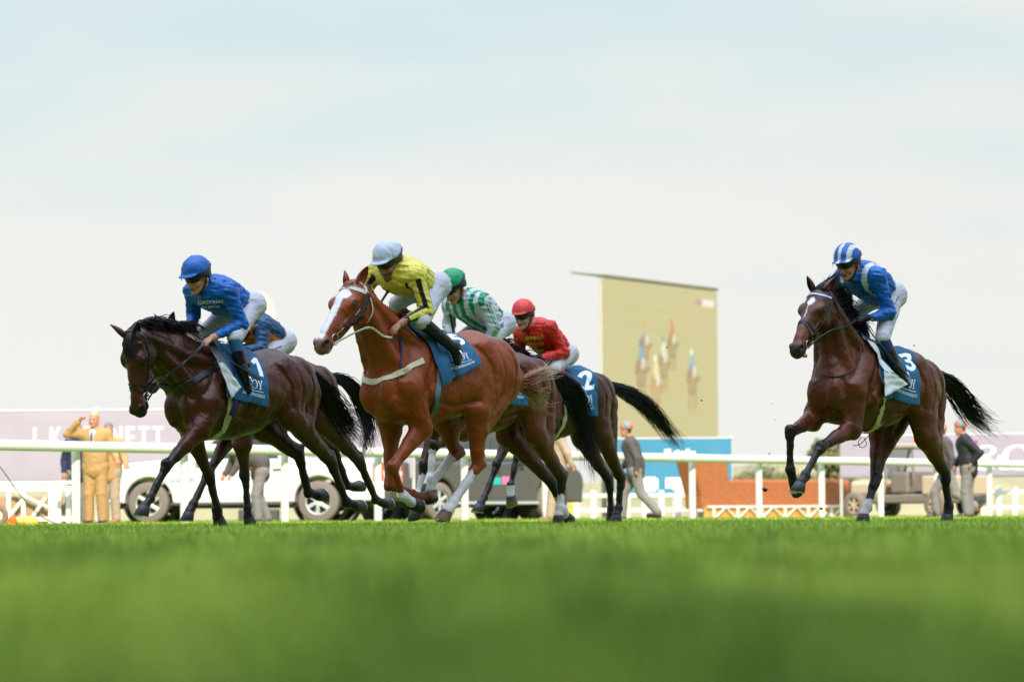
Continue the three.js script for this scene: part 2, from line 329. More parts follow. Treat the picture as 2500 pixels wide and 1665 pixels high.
// ------------------------------------------------------------------ grandstand behind the camera, whose shade lies over the course
{
  const g = thing('grandstand', 'tall grandstand behind the viewer that shades the near turf', 'grandstand');
  g.position.set(6, 0, 8);
  const conc = mat(rgb(0.42, 0.41, 0.39), 0.85), white = mat(rgb(0.72, 0.72, 0.70), 0.5), glass = mat(rgb(0.10, 0.13, 0.15), 0.08), Lx = 150;
  const HR = 32.5;
  part('roof', rbox(Lx, 0.9, 26, 0.3, 0, HR - 0.45, 13), white, g);
  part('back_wall', rbox(Lx, HR - 1, 0.6, 0.05, 0, (HR - 1) / 2, 25), conc, g);
  for (const s of [-1, 1]) part('end_wall', rbox(0.6, HR - 1, 18, 0.05, s * (Lx / 2 - 0.4), (HR - 1) / 2, 15.6), conc, g);
  for (let k = 0; k < 6; k++) {
    const y = 1.2 + k * 5, z0 = 3 + k * 1.6;
    part('terrace', rbox(Lx - 2, 0.5, 22 - k * 1.6, 0.05, 0, y, z0 + (22 - k * 1.6) / 2), conc, g);
    part('balustrade', rbox(Lx - 2, 1.1, 0.08, 0.02, 0, y + 0.82, z0 + 0.1), glass, g);
    part('window_band', rbox(Lx - 3, 3.2, 0.1, 0.02, 0, y + 2.4, z0 + 6), glass, g);
  }
  for (let i = 0; i < 12; i++) part('column', rod([-Lx / 2 + 6 + i * 12.5, 0, 4], [-Lx / 2 + 6 + i * 12.5, HR - 0.9, 4], 0.35, 0.35, 12), white, g);
}

{ // low bank and hedge line along the far side of the course
  const pos = [], idx = [], n = 160; for (let i = 0; i <= n; i++) { const x = lerp(-120, 120, i / n), h = 1.9 + 0.5 * fbm(x * 0.06, 3, 1, 3) + 1.0 * smooth(6, 14, x) * smooth(30, 18, x); pos.push(x, 0.0, -215, x, h * 0.55, -221, x, h, -232, x, h + 0.4, -300); }
  for (let i = 0; i < n; i++) for (let k = 0; k < 3; k++) { const a = i * 4 + k; idx.push(a, a + 4, a + 1, a + 1, a + 4, a + 5); }
  const g = new THREE.BufferGeometry(); g.setAttribute('position', new THREE.Float32BufferAttribute(pos, 3)); g.setIndex(idx); g.computeVertexNormals(); paint(g, (x, y, z) => mix3([0.42, 0.34, 0.17], [0.25, 0.23, 0.10], clamp(0.5 + fbm(x * 0.35, y * 0.9, z * 0.02, 3) * 1.4)));
  structure('far_bank', g, new THREE.MeshStandardMaterial({ vertexColors: true, roughness: 0.95, side: THREE.DoubleSide }));
}

// ------------------------------------------------------------------ horses
const R2 = (p, ang, s) => [(p[0] * Math.cos(ang) - p[1] * Math.sin(ang)) * s, (p[0] * Math.sin(ang) + p[1] * Math.cos(ang)) * s];
const MAT = {};
const coat = () => MAT.coat ??= new THREE.MeshPhysicalMaterial({ vertexColors: true, roughness: 0.44, specularIntensity: 0.8, specularColor: rgb(1, 0.86, 0.74) });
function hairMat(c) { return new THREE.MeshPhysicalMaterial({ color: c, roughness: 0.5, specularIntensity: 0.6, side: THREE.DoubleSide }); }
MAT.eye = new THREE.MeshPhysicalMaterial({ color: rgb(0.012, 0.007, 0.005), roughness: 0.18 });
MAT.steel = new THREE.MeshStandardMaterial({ color: rgb(0.72, 0.72, 0.70), roughness: 0.25, metalness: 1 });
MAT.blackLeather = mat(rgb(0.014, 0.013, 0.013), 0.42);

function horse(sp) {
  const f = makeFrame(sp.Z, sp.u, sp.psi), g = thing('horse', sp.label, 'horse', 'racehorses cantering over the turf');
  g.position.copy(f.O); g.rotation.y = f.turn;
  const W = f.px(...sp.W, 0), pitch = (sp.pitch ?? 0) * Math.PI / 180, sc = sp.s ?? 1;
  const T = (a, y, l = 0) => { const q = R2([a - 0.35, y - 1.63], pitch, sc); return [W[0] + q[0], W[1] + q[1], -l * sc]; };
  const pollTop = f.px(...sp.poll), muz = f.px(...sp.muz);
  // head frame
  const hx0 = unit(sub(muz, pollTop)), hyaw = (sp.headYaw ?? 18) * Math.PI / 180, z0 = [Math.sin(hyaw), 0, Math.cos(hyaw)]; let hz = unit(sub(z0, mul(hx0, dot(z0, hx0)))); let hy = unit(cross(hz, hx0));
  const S = (sp.headScale ?? len(sub(muz, pollTop)) / 0.575), P0 = add(pollTop, mul(hy, -0.075 * S)), hx = unit(sub(muz, P0)); hz = unit(sub(z0, mul(hx, dot(z0, hx)))); hy = unit(cross(hz, hx));
  const HP = (x, y, l = 0) => add(add(P0, mul(hx, x * S)), add(mul(hy, y * S), mul(hz, -l * S)));
  const F = new Field(), hb = (c, r, k, op = 1) => F.blob(HP(...c), mul(r, S), k, op, hx, hy, hz);
  // ---- trunk
  F.bone(T(0.27, 1.225), T(-0.10, 1.215), 0.372, 0.325, 0.10, 1.36);
  F.bone(T(0.36, 1.50), T(0.06, 1.45), 0.115, 0.10, 0.14, 1.55);
  F.bone(T(-0.08, 1.225), T(-0.44, 1.30), 0.305, 0.255, 0.10, 1.16);
  F.bone(T(-0.42, 1.325), T(-0.62, 1.27), 0.262, 0.235, 0.10, 1.02);
  F.blob(T(-0.02, 1.10), [0.36, 0.21, 0.245], 0.12);
  F.bone(T(0.48, 1.00), T(0.10, 0.945), 0.14, 0.12, 0.08, 0.95);
  F.blob(T(0.54, 1.14), [0.185, 0.28, 0.225], 0.10);
  for (const s of [1, -1]) {
    F.blob(T(-0.40, 1.44, s * 0.165), [0.10, 0.085, 0.085], 0.07);                                      // point of the hip
    F.blob(T(-0.62, 1.28, s * 0.115), [0.235, 0.245, 0.155], 0.05);                                     // rump
    F.blob(T(-0.78, 1.20, s * 0.10), [0.115, 0.21, 0.10], 0.035);
    F.blob(T(0.635, 1.09, s * 0.090), [0.105, 0.165, 0.092], 0.012); F.bone(T(0.64, 1.00, s * 0.085), T(0.48, 0.94, s * 0.12), 0.065, 0.06, 0.02);                                    // breast
    F.bone(T(0.27, 1.46, s * 0.135), T(0.50, 1.14, s * 0.17), 0.085, 0.110, 0.028); F.blob(T(0.55, 1.14, s * 0.165), [0.09, 0.11, 0.075], 0.022);
    F.bone(T(0.18, 1.30, s * 0.195), T(0.30, 1.08, s * 0.185), 0.085, 0.100, 0.022); F.bone(T(0.10, 1.20, s * 0.215), T(0.24, 1.03, s * 0.18), 0.055, 0.07, 0.02);
    F.blob(T(-0.20, 1.22, s * 0.17), [0.24, 0.19, 0.115], 0.09);
  }
  // ---- neck
  const N0 = T(0.40, 1.30), N2 = HP(0.015, -0.045), N1 = add(mid(N0, N2, 0.52), mul(unit(cross([0, 0, 1], sub(N2, N0))), (sp.arch ?? 0.02)));
  F.bone(N0, N1, 0.285, 0.165, 0.09, 1.62); F.bone(N1, N2, 0.165, 0.098, 0.05, 1.30);
  F.bone(T(0.34, 1.53), add(N1, mul(unit(cross([0, 0, 1], sub(N2, N0))), 0.115)), 0.07, 0.045, 0.10, 1.5);
  for (const s of [1, -1]) { F.bone(HP(0.05, -0.10, s * 0.05), T(0.50, 1.14, s * 0.14), 0.045, 0.09, 0.03); F.bone(HP(0.02, -0.03, s * 0.055), T(0.32, 1.40, s * 0.12), 0.045, 0.085, 0.03); }
  F.bone(HP(0.10, -0.15), T(0.60, 1.20), 0.045, 0.075, 0.05);
  // ---- head
  hb([0.075, -0.012, 0], [0.115, 0.095, 0.095], 0.05); hb([0.185, -0.002, 0], [0.130, 0.082, 0.100], 0.04);
  F.bone(HP(0.2, 0.0), HP(0.5, -0.004), 0.075 * S, 0.05 * S, 0.03, 1.14); F.bone(HP(0.18, 0.042), HP(0.49, 0.024), 0.036 * S, 0.026 * S, 0.03, 0.95);
  hb([0.56, -0.016, 0], [0.072, 0.060, 0.055], 0.03); hb([0.602, -0.034, 0], [0.034, 0.040, 0.044], 0.03);
  F.bone(HP(0.15, -0.105), HP(0.52, -0.066), 0.058 * S, 0.030 * S, 0.035, 1.12); hb([0.553, -0.080, 0], [0.036, 0.025, 0.030], 0.02);
  for (const s of [1, -1]) {
    hb([0.145, -0.085, s * 0.054], [0.125, 0.116, 0.048], 0.018);
    hb([0.198, 0.030, s * 0.086], [0.048, 0.030, 0.022], 0.03);
    F.bone(HP(0.25, -0.03, s * 0.074), HP(0.42, -0.026, s * 0.055), 0.013, 0.010, 0.02);
    hb([0.580, 0.010, s * 0.040], [0.038, 0.031, 0.022], 0.02);
    hb([0.594, 0.008, s * 0.062], [0.032, 0.023, 0.022], 0.012, -1);
    hb([0.205, 0.020, s * 0.110], [0.023, 0.016, 0.012], 0.010, -1);
  }
  // ---- legs
  const legs = [];
  const fwd = (d) => unit([-d[1], d[0], 0]);
  for (const [key, s] of [['NF', 1], ['OF', -1]]) {
    const q = sp[key], l = (q.l ?? 0.135) * s, Sh = T(0.47, 1.12, s * 0.15), E = f.px(...q.E, s * 0.16), K = f.px(...q.K, l), Ft = f.px(...q.F, l * 0.95), H = f.px(...q.H, l * 0.95);
    H[1] = Math.max(H[1], 0.048); const d1 = unit(sub(K, E)), d2 = unit(sub(Ft, K)), f1 = fwd(d1), f2 = fwd(d2), C = mid(Ft, H, 0.62);
    F.bone(Sh, E, 0.115, 0.095, 0.05); F.bone(E, K, 0.080, 0.041, 0.03, 1.12);
    F.bone(add(mid(E, K, 0.02), mul(f1, 0.025)), add(mid(E, K, 0.52), mul(f1, 0.014)), 0.066, 0.042, 0.016, 1.1);
    F.bone(add(mid(E, K, 0.0), mul(f1, -0.03)), add(mid(E, K, 0.48), mul(f1, -0.020)), 0.058, 0.034, 0.016, 1.1);
    F.blob(add(E, add(mul(f1, -0.055), mul(d1, -0.03))), [0.05, 0.06, 0.045], 0.03);
    F.bone(mid(E, K, 0.93), mid(K, Ft, 0.12), 0.048, 0.043, 0.02); F.blob(add(K, mul(f1, 0.016)), [0.040, 0.050, 0.044], 0.012); F.blob(add(K, mul(f1, -0.028)), [0.022, 0.034, 0.022], 0.012);
    F.bone(K, Ft, 0.036, 0.031, 0.015, 1.15); F.bone(add(mid(K, Ft, 0.08), mul(f2, -0.026)), add(Ft, mul(f2, -0.020)), 0.017, 0.018, 0.010);
    F.blob(Ft, [0.045, 0.045, 0.038], 0.015); F.blob(add(Ft, mul(f2, -0.024)), [0.026, 0.028, 0.024], 0.015); F.bone(Ft, C, 0.036, 0.044, 0.015, 1.05);
    legs.push({ pts: [E, K, Ft, C], fore: true, side: s, H, C, d: unit(sub(H, Ft)), sock: q.sock ?? 0, key });
  }
  for (const [key, s] of [['NH', 1], ['OH', -1]]) {
    const q = sp[key], l = (q.l ?? 0.135) * s, Hp = T(-0.50, 1.26, s * 0.13), St = f.px(...q.St, s * 0.19), Hk = f.px(...q.Hk, l), Ft = f.px(...q.F, l * 0.95), H = f.px(...q.H, l * 0.95);
    H[1] = Math.max(H[1], 0.048); const d1 = unit(sub(Hk, St)), d2 = unit(sub(Ft, Hk)), f1 = fwd(d1), f2 = fwd(d2), C = mid(Ft, H, 0.62), hp = add(Hk, add(mul(d2, -0.055), mul(f2, -0.050)));
    F.bone(Hp, St, 0.225, 0.13, 0.05, 1.42); F.bone(T(-0.77, 1.20, s * 0.12), add(mid(St, Hk, 0.36), mul(f1, -0.045)), 0.125, 0.078, 0.028, 1.15);
    F.blob(add(St, mul(f1, 0.02)), [0.085, 0.095, 0.075], 0.035); F.bone(St, Hk, 0.122, 0.052, 0.035, 1.3);
    F.bone(add(mid(St, Hk, 0.08), mul(f1, -0.05)), add(mid(St, Hk, 0.52), mul(f1, -0.028)), 0.082, 0.042, 0.014, 1.15); F.bone(add(mid(St, Hk, 0.1), mul(f1, 0.035)), add(mid(St, Hk, 0.6), mul(f1, 0.014)), 0.068, 0.043, 0.014, 1.2);
    F.bone(add(mid(St, Hk, 0.42), mul(f1, -0.045)), hp, 0.022, 0.021, 0.018); F.bone(hp, add(Hk, mul(d2, 0.07)), 0.031, 0.036, 0.018);
    F.bone(add(Hk, mul(d2, -0.03)), add(Hk, mul(d2, 0.075)), 0.056, 0.044, 0.02, 1.12);
    F.bone(Hk, Ft, 0.042, 0.034, 0.015, 1.15); F.bone(add(mid(Hk, Ft, 0.15), mul(f2, -0.028)), add(Ft, mul(f2, -0.022)), 0.018, 0.018, 0.010);
    F.blob(Ft, [0.048, 0.048, 0.041], 0.015); F.blob(add(Ft, mul(f2, -0.026)), [0.028, 0.029, 0.025], 0.015); F.bone(Ft, C, 0.038, 0.046, 0.015, 1.05);
    legs.push({ pts: [St, Hk, Ft, C], fore: false, side: s, H, C, d: unit(sub(H, Ft)), sock: q.sock ?? 0, key });
  }
  F.bone(T(0.74, 1.16), T(0.68, 0.92), 0.010, 0.012, 0.03, 1, -1);
  // dock and sheath line
  F.bone(T(-0.74, 1.44), T(-0.90, 1.38), 0.05, 0.035, 0.04);
  // ribs, veins and the give of the skin, as shallow relief
  const furrows = [[[0.44, 1.46], [0.52, 1.30], [0.60, 1.20]], [[0.14, 1.42], [0.08, 1.20], [0.16, 1.04]], [[0.30, 1.34], [0.38, 1.16], [0.34, 1.02]], [[-0.28, 1.44], [-0.40, 1.28], [-0.42, 1.08]], [[-0.60, 1.50], [-0.70, 1.28], [-0.70, 1.02]], [[-0.48, 1.46], [-0.54, 1.24], [-0.52, 1.06]], [[-0.80, 1.36], [-0.82, 1.10], [-0.76, 0.92]], [[0.22, 1.02], [0.02, 0.98], [-0.25, 1.02]]];
  F.warp = (x, y, z) => {
    const q = R2([x - W[0], y - W[1]], -pitch, 1 / sc), a = q[0] + 0.35, b = q[1] + 1.63, side = clamp((Math.abs(z) - 0.12) / 0.1);
    const rib = Math.sin(a * 62 + b * 14) * 0.0022 * side * smooth(0.32, 0.2, a) * smooth(-0.42, -0.3, a) * smooth(0.98, 1.05, b) * smooth(1.45, 1.3, b);
    let cut = 0; if (side > 0) for (const l of furrows) for (let i = 0; i < 2; i++) { const A = l[i], B2 = l[i + 1], dx = B2[0] - A[0], dy = B2[1] - A[1], t = clamp(((a - A[0]) * dx + (b - A[1]) * dy) / (dx * dx + dy * dy)), e = Math.hypot(a - A[0] - dx * t, b - A[1] - dy * t); if (e < 0.07) cut = Math.max(cut, Math.exp(-e * e / 0.00035)); }
    const vn = Math.max(0, 1 - Math.abs(noise.noise(x * 6 + 2, y * 5, z * 6)) * 16) * 0.0028;
    return cut * 0.015 * side - vn + rib + noise.noise(x * 9, y * 9, z * 9) * 0.010 + noise.noise(x * 26 + 5, y * 26, z * 26) * 0.0024 + noise.noise(x * 58, y * 44, z * 58) * 0.0011;
  };
  const body = F.skin(sp.cell ?? 0.009);
  // ---- colour of the coat
  const C = sp.coat, bayPoints = sp.points, sq = (a) => a * a;
  const legAt = (p) => { let best = null; for (const L of legs) for (let i = 0; i < 3; i++) { const a = L.pts[i], d = sub(L.pts[i + 1], a), t = clamp(dot(sub(p, a), d) / dot(d, d)), e = len(sub(p, add(a, mul(d, t)))); if (!best || e < best.e) best = { e, s: i + t, L }; } return best; };
  const headInv = (p) => { const d = sub(p, P0); return [dot(d, hx) / S, dot(d, hy) / S, -dot(d, hz) / S]; };
  paint(body, (x, y, z) => {
    const n1 = fbm(x * 3.1 + 2, y * 3.1, z * 3.1, 3), n2 = noise.noise(x * 45, y * 22, z * 45), n3 = noise.noise(x * 14, y * 40, z * 14);
    let c = mul(C, 1 + 0.42 * n1 + 0.16 * n2 + 0.10 * n3);
    const p = [x, y, z], q = headInv(p), tr = R2([x - W[0], y - W[1]], -pitch, 1 / sc), a = tr[0] + 0.35, b = tr[1] + 1.63;
    if (bayPoints) { // darker top line and flank fold, as bays have
      c = mix3(c, mul(C, 0.35), clamp(smooth(1.38, 1.62, b + n1 * 0.15) * 0.55 + (sp.dark ?? 0) * (0.5 + n1)));
    }
    const L = legAt(p);
    if (L.e < 0.13) {
      const lim = L.L.fore ? 0.62 : 0.62, s = L.s + n1 * 0.28 + n2 * 0.07;
      if (bayPoints) c = mix3(c, [0.0075, 0.0058, 0.0055], smooth(lim - 0.3, lim + 0.45, s));
      else c = mix3(c, mul(C, 0.62), smooth(0.9, 1.4, s) * 0.5);
      if (L.L.sock && L.s + n2 * 0.07 + n3 * 0.05 > L.L.sock) c = mul([0.62, 0.57, 0.53], 1 + 0.10 * n1 + 0.05 * n2);
      if (L.L.bay2 && L.s > 2.2) c = mul(c, 0.8);
    }
    if (q[0] > -0.1 && q[0] < 0.7 && Math.abs(q[1]) < 0.2 && Math.abs(q[2]) < 0.16) {
      const dark = sp.muzzle ?? [0.02, 0.016, 0.015], m = smooth(0.50, 0.60, q[0] - q[1] * 0.4 + n1 * 0.06);
      c = mix3(c, dark, m * (bayPoints ? 0.95 : 0.55));
      if (bayPoints) c = mix3(c, mul(C, 1.7), 0.55 * smooth(0.30, 0.42, q[0]) * smooth(0.54, 0.45, q[0]));
      const eye = Math.hypot((q[0] - 0.207), (q[1] - 0.022) * 1.2); if (Math.abs(q[2]) > 0.06) c = mix3(c, [0.012, 0.009, 0.008], smooth(0.042, 0.024, eye) * 0.85);
      const nos = Math.hypot(q[0] - 0.592, (q[1] - 0.010) * 1.3); if (Math.abs(q[2]) > 0.03) c = mix3(c, [0.010, 0.007, 0.007], smooth(0.038, 0.024, nos));
      if (sp.blaze) { const w = sp.blaze(q[0], q[1], q[2] + n2 * 0.004 + n3 * 0.003); if (w > 0) c = mix3(c, [0.70, 0.65, 0.62], w); }
      if (q[0] > 0.47 && Math.abs(q[1] + 0.058) < 0.006) c = mul(c, 0.35);
    }
    return c;
  });
  // ---- ears, part of the body
  const parts = [body];
  for (const [key, s] of [['earN', 1], ['earO', -1]]) {
    const base = HP(0.012, 0.052, s * 0.052), tip = sp[key] ? f.px(...sp[key]) : HP(-0.12, 0.17, s * 0.075), ax = unit(sub(tip, base)), L = clamp(len(sub(tip, base)), 0.13, 0.20);
    const open = unit(sub(add(hx, mul(hz, -s * (sp.earOpen ?? 0.55))), mul(ax, dot(add(hx, mul(hz, -s * 0.55)), ax)))), side = cross(ax, open), nu = 14, nv = 12, pos = [], idx = [], col = [];
    for (let j = 0; j <= nv; j++) for (let i = 0; i <= nu; i++) {
      const t = j / nv, w = 0.046 * Math.pow(Math.sin(Math.PI * clamp(0.18 + t * 0.82)), 0.75) * (1 - t * 0.25) + 0.001, th = lerp(-2.35, 2.35, i / nu) * (1 - 0.25 * t);
      const q = add(base, add(mul(ax, t * L - 0.02), add(mul(open, -Math.cos(th) * w * 0.75 + 0.006), mul(side, Math.sin(th) * w))));
      pos.push(...q); const edge = Math.pow(Math.abs(i / nu - 0.5) * 2, 5) + smooth(0.75, 1, t) * 0.7; col.push(...mix3(mul(C, 1.0), bayPoints ? [0.014, 0.011, 0.010] : mul(C, 0.5), clamp(edge)));
    }
    for (let j = 0; j < nv; j++) for (let i = 0; i < nu; i++) { const a = j * (nu + 1) + i; idx.push(a, a + 1, a + nu + 1, a + 1, a + nu + 2, a + nu + 1); }
    const e = new THREE.BufferGeometry(); e.setAttribute('position', new THREE.Float32BufferAttribute(pos, 3)); e.setAttribute('color', new THREE.Float32BufferAttribute(col, 3)); e.setIndex(idx); e.computeVertexNormals(); parts.push(e);
  }
  const bodyMesh = part('body', mergeGeometries(parts), sp.wet ? (MAT['wet' + sp.wet] ??= (() => { const m = coat().clone(); m.roughness = sp.wet; return m; })()) : coat(), g); bodyMesh.material.side = THREE.DoubleSide;
  for (const s of [1, -1]) part('eye', moved(new THREE.SphereGeometry(0.0215 * S, 14, 10), ...HP(0.205, 0.021, s * 0.091)), MAT.eye, g);
  // ---- hooves with their shoes
  for (const L of legs) {
    const ang = Math.atan2(L.d[1], L.d[0]) - Math.atan2(-0.80, 0.60), onGround = L.H[1] < 0.06, rot = onGround ? 0 : ang, hg = [], n = 20, rings = [[0.0, 0.050, 0.047, 0.0], [0.2, 0.055, 0.052, 0.006], [1, 0.072, 0.066, 0.036]];
    const pos = [], idx = [], hgt = 0.082;
    for (const [t, ra, rl, ox] of rings) for (let i = 0; i < n; i++) { const w = i / n * 6.2832, heel = Math.cos(w) < 0 ? 0.85 : 1; pos.push(ox + Math.cos(w) * ra * heel, -t * hgt * (1 - 0.0 * Math.cos(w)) + (t < 0.5 ? (Math.cos(w)) * 0.012 : 0), Math.sin(w) * rl); }
    pos.push(0.034, -hgt + 0.012, 0);
    for (let r = 0; r < 2; r++) for (let i = 0; i < n; i++) { const a = r * n + i, b = r * n + (i + 1) % n; idx.push(a, b, a + n, b, b + n, a + n); }
    for (let i = 0; i < n; i++) idx.push(2 * n + i, 2 * n + (i + 1) % n, 3 * n);
    const h = new THREE.BufferGeometry(); h.setAttribute('position', new THREE.Float32BufferAttribute(pos, 3)); h.setIndex(idx); h.computeVertexNormals();
    const c0 = sp.hoofC?.[L.key] ?? [0.035, 0.032, 0.034], c1 = sp.hoofTip?.[L.key] ?? c0;
    paint(h, (x, y, z) => mix3(c0, c1, smooth(-0.045, -0.065, y + noise.noise(x * 60, 3, z * 60) * 0.02)));
    const place = (gg) => { gg.rotateZ(rot); const b = onGround ? [L.C[0] - 0.01, Math.max(0.078, L.C[1]), L.C[2]] : L.C; gg.translate(...b); return gg; };
    const hoof = part('hoof', place(h), MAT.hoof ??= new THREE.MeshPhysicalMaterial({ vertexColors: true, roughness: 0.45, side: THREE.DoubleSide }), g);
    const ring = []; for (let i = 0; i <= 14; i++) { const w = lerp(-2.5, 2.5, i / 14); ring.push([0.034 + Math.cos(w) * 0.062 * (Math.cos(w) < 0 ? 0.85 : 1), -hgt - 0.003, Math.sin(w) * 0.056]); }
    part('horseshoe', place(strap(ring, 0.018, 0.007, () => [0, -1, 0], 15)), MAT.steel, hoof);
  }
  return { g, f, F, T, HP, S, sp, W, legs, hx, hy, hz, P0, N1 };
}

// hair of tail and mane
function tailOf(h, pts, mat_, o = {}) {
  const R = rng(o.seed ?? 7), root = h.T(-0.84, 1.43), path = [root, ...pts.map((p) => h.f.px(p[0], p[1], p[2] ?? 0))], W0 = o.width ?? 0.055, spread = o.spread ?? 1.0;
  const strands = hair(Math.round((o.n ?? 260) * 1.5), () => {
    const a = R() * 6.283, r = Math.sqrt(R()) * W0, end = 0.55 + 0.48 * R() ** 0.7, k = path.length - 1, q = [], wav = R() * 6, amp = 0.006 + R() * 0.022;
    const out = [Math.cos(a) * r, Math.sin(a) * r, (R() - 0.5) * 2 * r], m = Math.max(4, Math.round(k * end) + 1);
    for (let i = 0; i < m; i++) { const t = i / (m - 1) * end, x = t * k, j = Math.min(k - 1, Math.floor(x)), c = mid(path[j], path[j + 1], x - j), s = (i ? 0.35 : 0.15) + Math.sin(Math.min(1, t) * 2.4) * 0.95 * spread + (t > 0.75 ? (t - 0.75) * 2.2 * spread : 0); q.push(add(c, add(mul(out, s), [Math.sin(wav + t * 9) * amp, Math.cos(wav * 1.7 + t * 8) * amp, 0]))); }
    if (R() < (o.fly ?? 0.12)) { const e = q[q.length - 1], d = unit(sub(e, q[q.length - 2])); q.push(add(e, add(mul(d, 0.10 + 0.12 * R()), [(R() - 0.5) * 0.10, (R() - 0.3) * 0.12, (R() - 0.5) * 0.10]))); }
    return q;
  }, (o.r0 ?? 0.0055) * 0.8, 0.0006, 9);
  if (o.tint) { paint(strands, o.tint); }
  return part('tail', strands, mat_, h.g);
}
function maneOf(h, mat_, o) { // o.dir blow direction in the horse's frame, from crest fraction o.from to o.to
  const R = rng(o.seed ?? 3), pts = [];
  const crest = (t) => { const a = h.T(0.36, 1.64), b = add(h.N1, mul(unit(cross([0, 0, 1], sub(h.P0, h.N1))), 0.16)), c = h.HP(-0.01, 0.075); return (crest.c ??= new THREE.CatmullRomCurve3([a, b, c].map(v3), false, 'centripetal')).getPoint(clamp(t)).toArray(); };
  const g1 = hair(o.n ?? 220, () => {
    const t = lerp(o.from ?? 0.1, o.to ?? 1, R()), b = h.F.onto(add(crest(t), [0, 0, (R() - 0.5) * 0.03]), -0.006, 5), L = (o.len ?? 0.2) * (0.6 + 0.7 * R()), d = unit(add(o.dir, [(R() - 0.5) * 0.5, (R() - 0.5) * 0.5, (R() - 0.5) * 0.5])), up = o.up ?? 0.5;
    const p1 = add(b, [d[0] * L * 0.25, up * L * 0.35, d[2] * L * 0.25]), p2 = add(p1, mul(d, L * 0.45)), p3 = add(p2, add(mul(d, L * 0.35), [0, (o.droop ?? -0.2) * L * (0.4 + R()), (R() - 0.5) * 0.06]));
    return [b, p1, p2, p3];
  }, 0.0075, 0.0012, 7);
  return part('mane', g1, mat_, h.g);
}
function forelockOf(h, mat_, o = {}) {
  const R = rng(o.seed ?? 11);
  return part('forelock', hair(o.n ?? 70, () => {
    const b = h.F.onto(h.HP(0.01 + R() * 0.03, 0.085, (R() - 0.5) * 0.07), -0.005, 5), L = (o.len ?? 0.18) * (0.6 + 0.6 * R()), d = o.dir ? o.dir : add(mul(h.hx, 1), mul(h.hz, (R() - 0.5) * 0.5));
    const p1 = add(b, add(mul(h.hy, 0.02), mul(d, L * 0.3))), p2 = add(p1, mul(d, L * 0.4)), p3 = add(p2, add(mul(d, L * 0.3), [(R() - 0.5) * 0.05, (R() - 0.5) * 0.05, (R() - 0.5) * 0.05]));
    return [b, p1, o.dir ? p2 : h.F.onto(p2, 0.008, 3), o.dir ? p3 : h.F.onto(p3, 0.01, 3)];
  }, 0.006, 0.001, 6), mat_, h.g);
}

// ------------------------------------------------------------------ tack, worn by the horse
const CLOTH_BLUE = '#0a5677';
function clothTexture(num, o = {}) {
  return canvasTexture(512, 1024, (c, w, h) => {
    c.fillStyle = o.base ?? CLOTH_BLUE; c.fillRect(0, 0, w, h);
    for (let i = 0; i < 2600; i++) { const R = clothTexture.r ??= rng(5); c.fillStyle = R() < 0.5 ? 'rgba(255,255,255,0.03)' : 'rgba(0,0,30,0.04)'; c.fillRect(R() * w, R() * h, 2 + R() * 14, 1 + R() * 2); }
    const half = () => { // the side cloth, its lower edge at the bottom of the canvas
      c.fillStyle = '#f2f2f0'; c.textAlign = 'center'; c.textBaseline = 'alphabetic';
      c.save(); c.translate(o.nx ?? 400, o.ny ?? 820); c.scale(o.wide ?? 1.3, 1.05); c.font = `bold ${o.size ?? 230}px sans-serif`; c.fillText(num, 0, 0); c.lineWidth = 8; c.strokeStyle = '#f2f2f0'; c.strokeText(num, 0, 0); c.restore();
      c.font = '84px serif'; c.fillText('TROY', o.tx ?? 300, 930); c.fillRect((o.tx ?? 300) - 120, 944, 240, 4); c.font = 'bold 25px serif'; c.fillText('ASSET MANAGEMENT', o.tx ?? 300, 980);
    };
    half(); c.save(); c.translate(w, h); c.rotate(Math.PI); half(); c.restore();
  });
}
function saddlecloth(h, q, tex) { // q: pixels of the near side: top front, top rear, bottom rear, bottom front
  const P = q.map(([u, v, l]) => h.f.px(u, v, l)), top = 0.5;
  const mtl = new THREE.MeshPhysicalMaterial({ map: tex, roughness: 0.75, side: THREE.DoubleSide });
  const g = sheet(40, 64, (u, v) => { // rays from around the back meet the coat; below the widest rib the cloth hangs straight
    const s = v <= 0.5 ? 1 : -1, t = Math.abs(v - 0.5) * 2, A = mid(P[0], P[1], u), Bq = mid(P[3], P[2], u), topY = (h.F.hit([A[0], A[1] + 0.5, 0], [0, -1, 0], 0, 1.2) ?? A)[1], c = topY - 0.30, pb = Math.atan2(Math.abs(Bq[2]), Bq[1] - c), ph = t * pb, x = lerp(A[0], Bq[0], t);
    const want = 0.020 + 0.010 * t * (noise.noise(u * 5 + 3, t * 4 + s, 2) + 0.6) + 0.026 * smooth(0.6, 1, t) * (0.5 + noise.noise(u * 4, s, 8));
    const go = (f) => h.F.hit([x, c + Math.cos(f) * 0.8, -s * Math.sin(f) * 0.8], [0, -Math.cos(f), s * Math.sin(f)], want, 1.0) ?? [x, c + Math.cos(f) * 0.3, -s * Math.sin(f) * 0.3];
    const p = go(ph); if (ph > 1.6) { const w = go(1.6); if (Math.abs(p[2]) < Math.abs(w[2])) p[2] = w[2]; }
    return p;
  }, 0.006);
  return part('saddlecloth', g, mtl, h.g);
}
function patch(h, name, q, mtl, n = 14, push = 0.02, wave = 0.012) { // sheet through four pixels on the near side
  const P = q.map(([u, v, l]) => h.f.px(u, v, l));
  return part(name, sheet(n, n, (u, v) => { let p = mid(mid(P[3], P[2], u), mid(P[0], P[1], u), v); p[2] -= wave * noise.noise(u * 3 + 1, v * 3.5, 4) + 0; const d = h.F.at(...p); return d < push ? h.F.onto(p, push, 5) : p; }, 0.006), mtl, h.g);
}
function circle(c, ax, ay, r, n = 16) { const o = []; for (let i = 0; i < n; i++) { const w = i / n * 6.2832; o.push(add(c, add(mul(ax, Math.cos(w) * r), mul(ay, Math.sin(w) * r)))); } return o; }
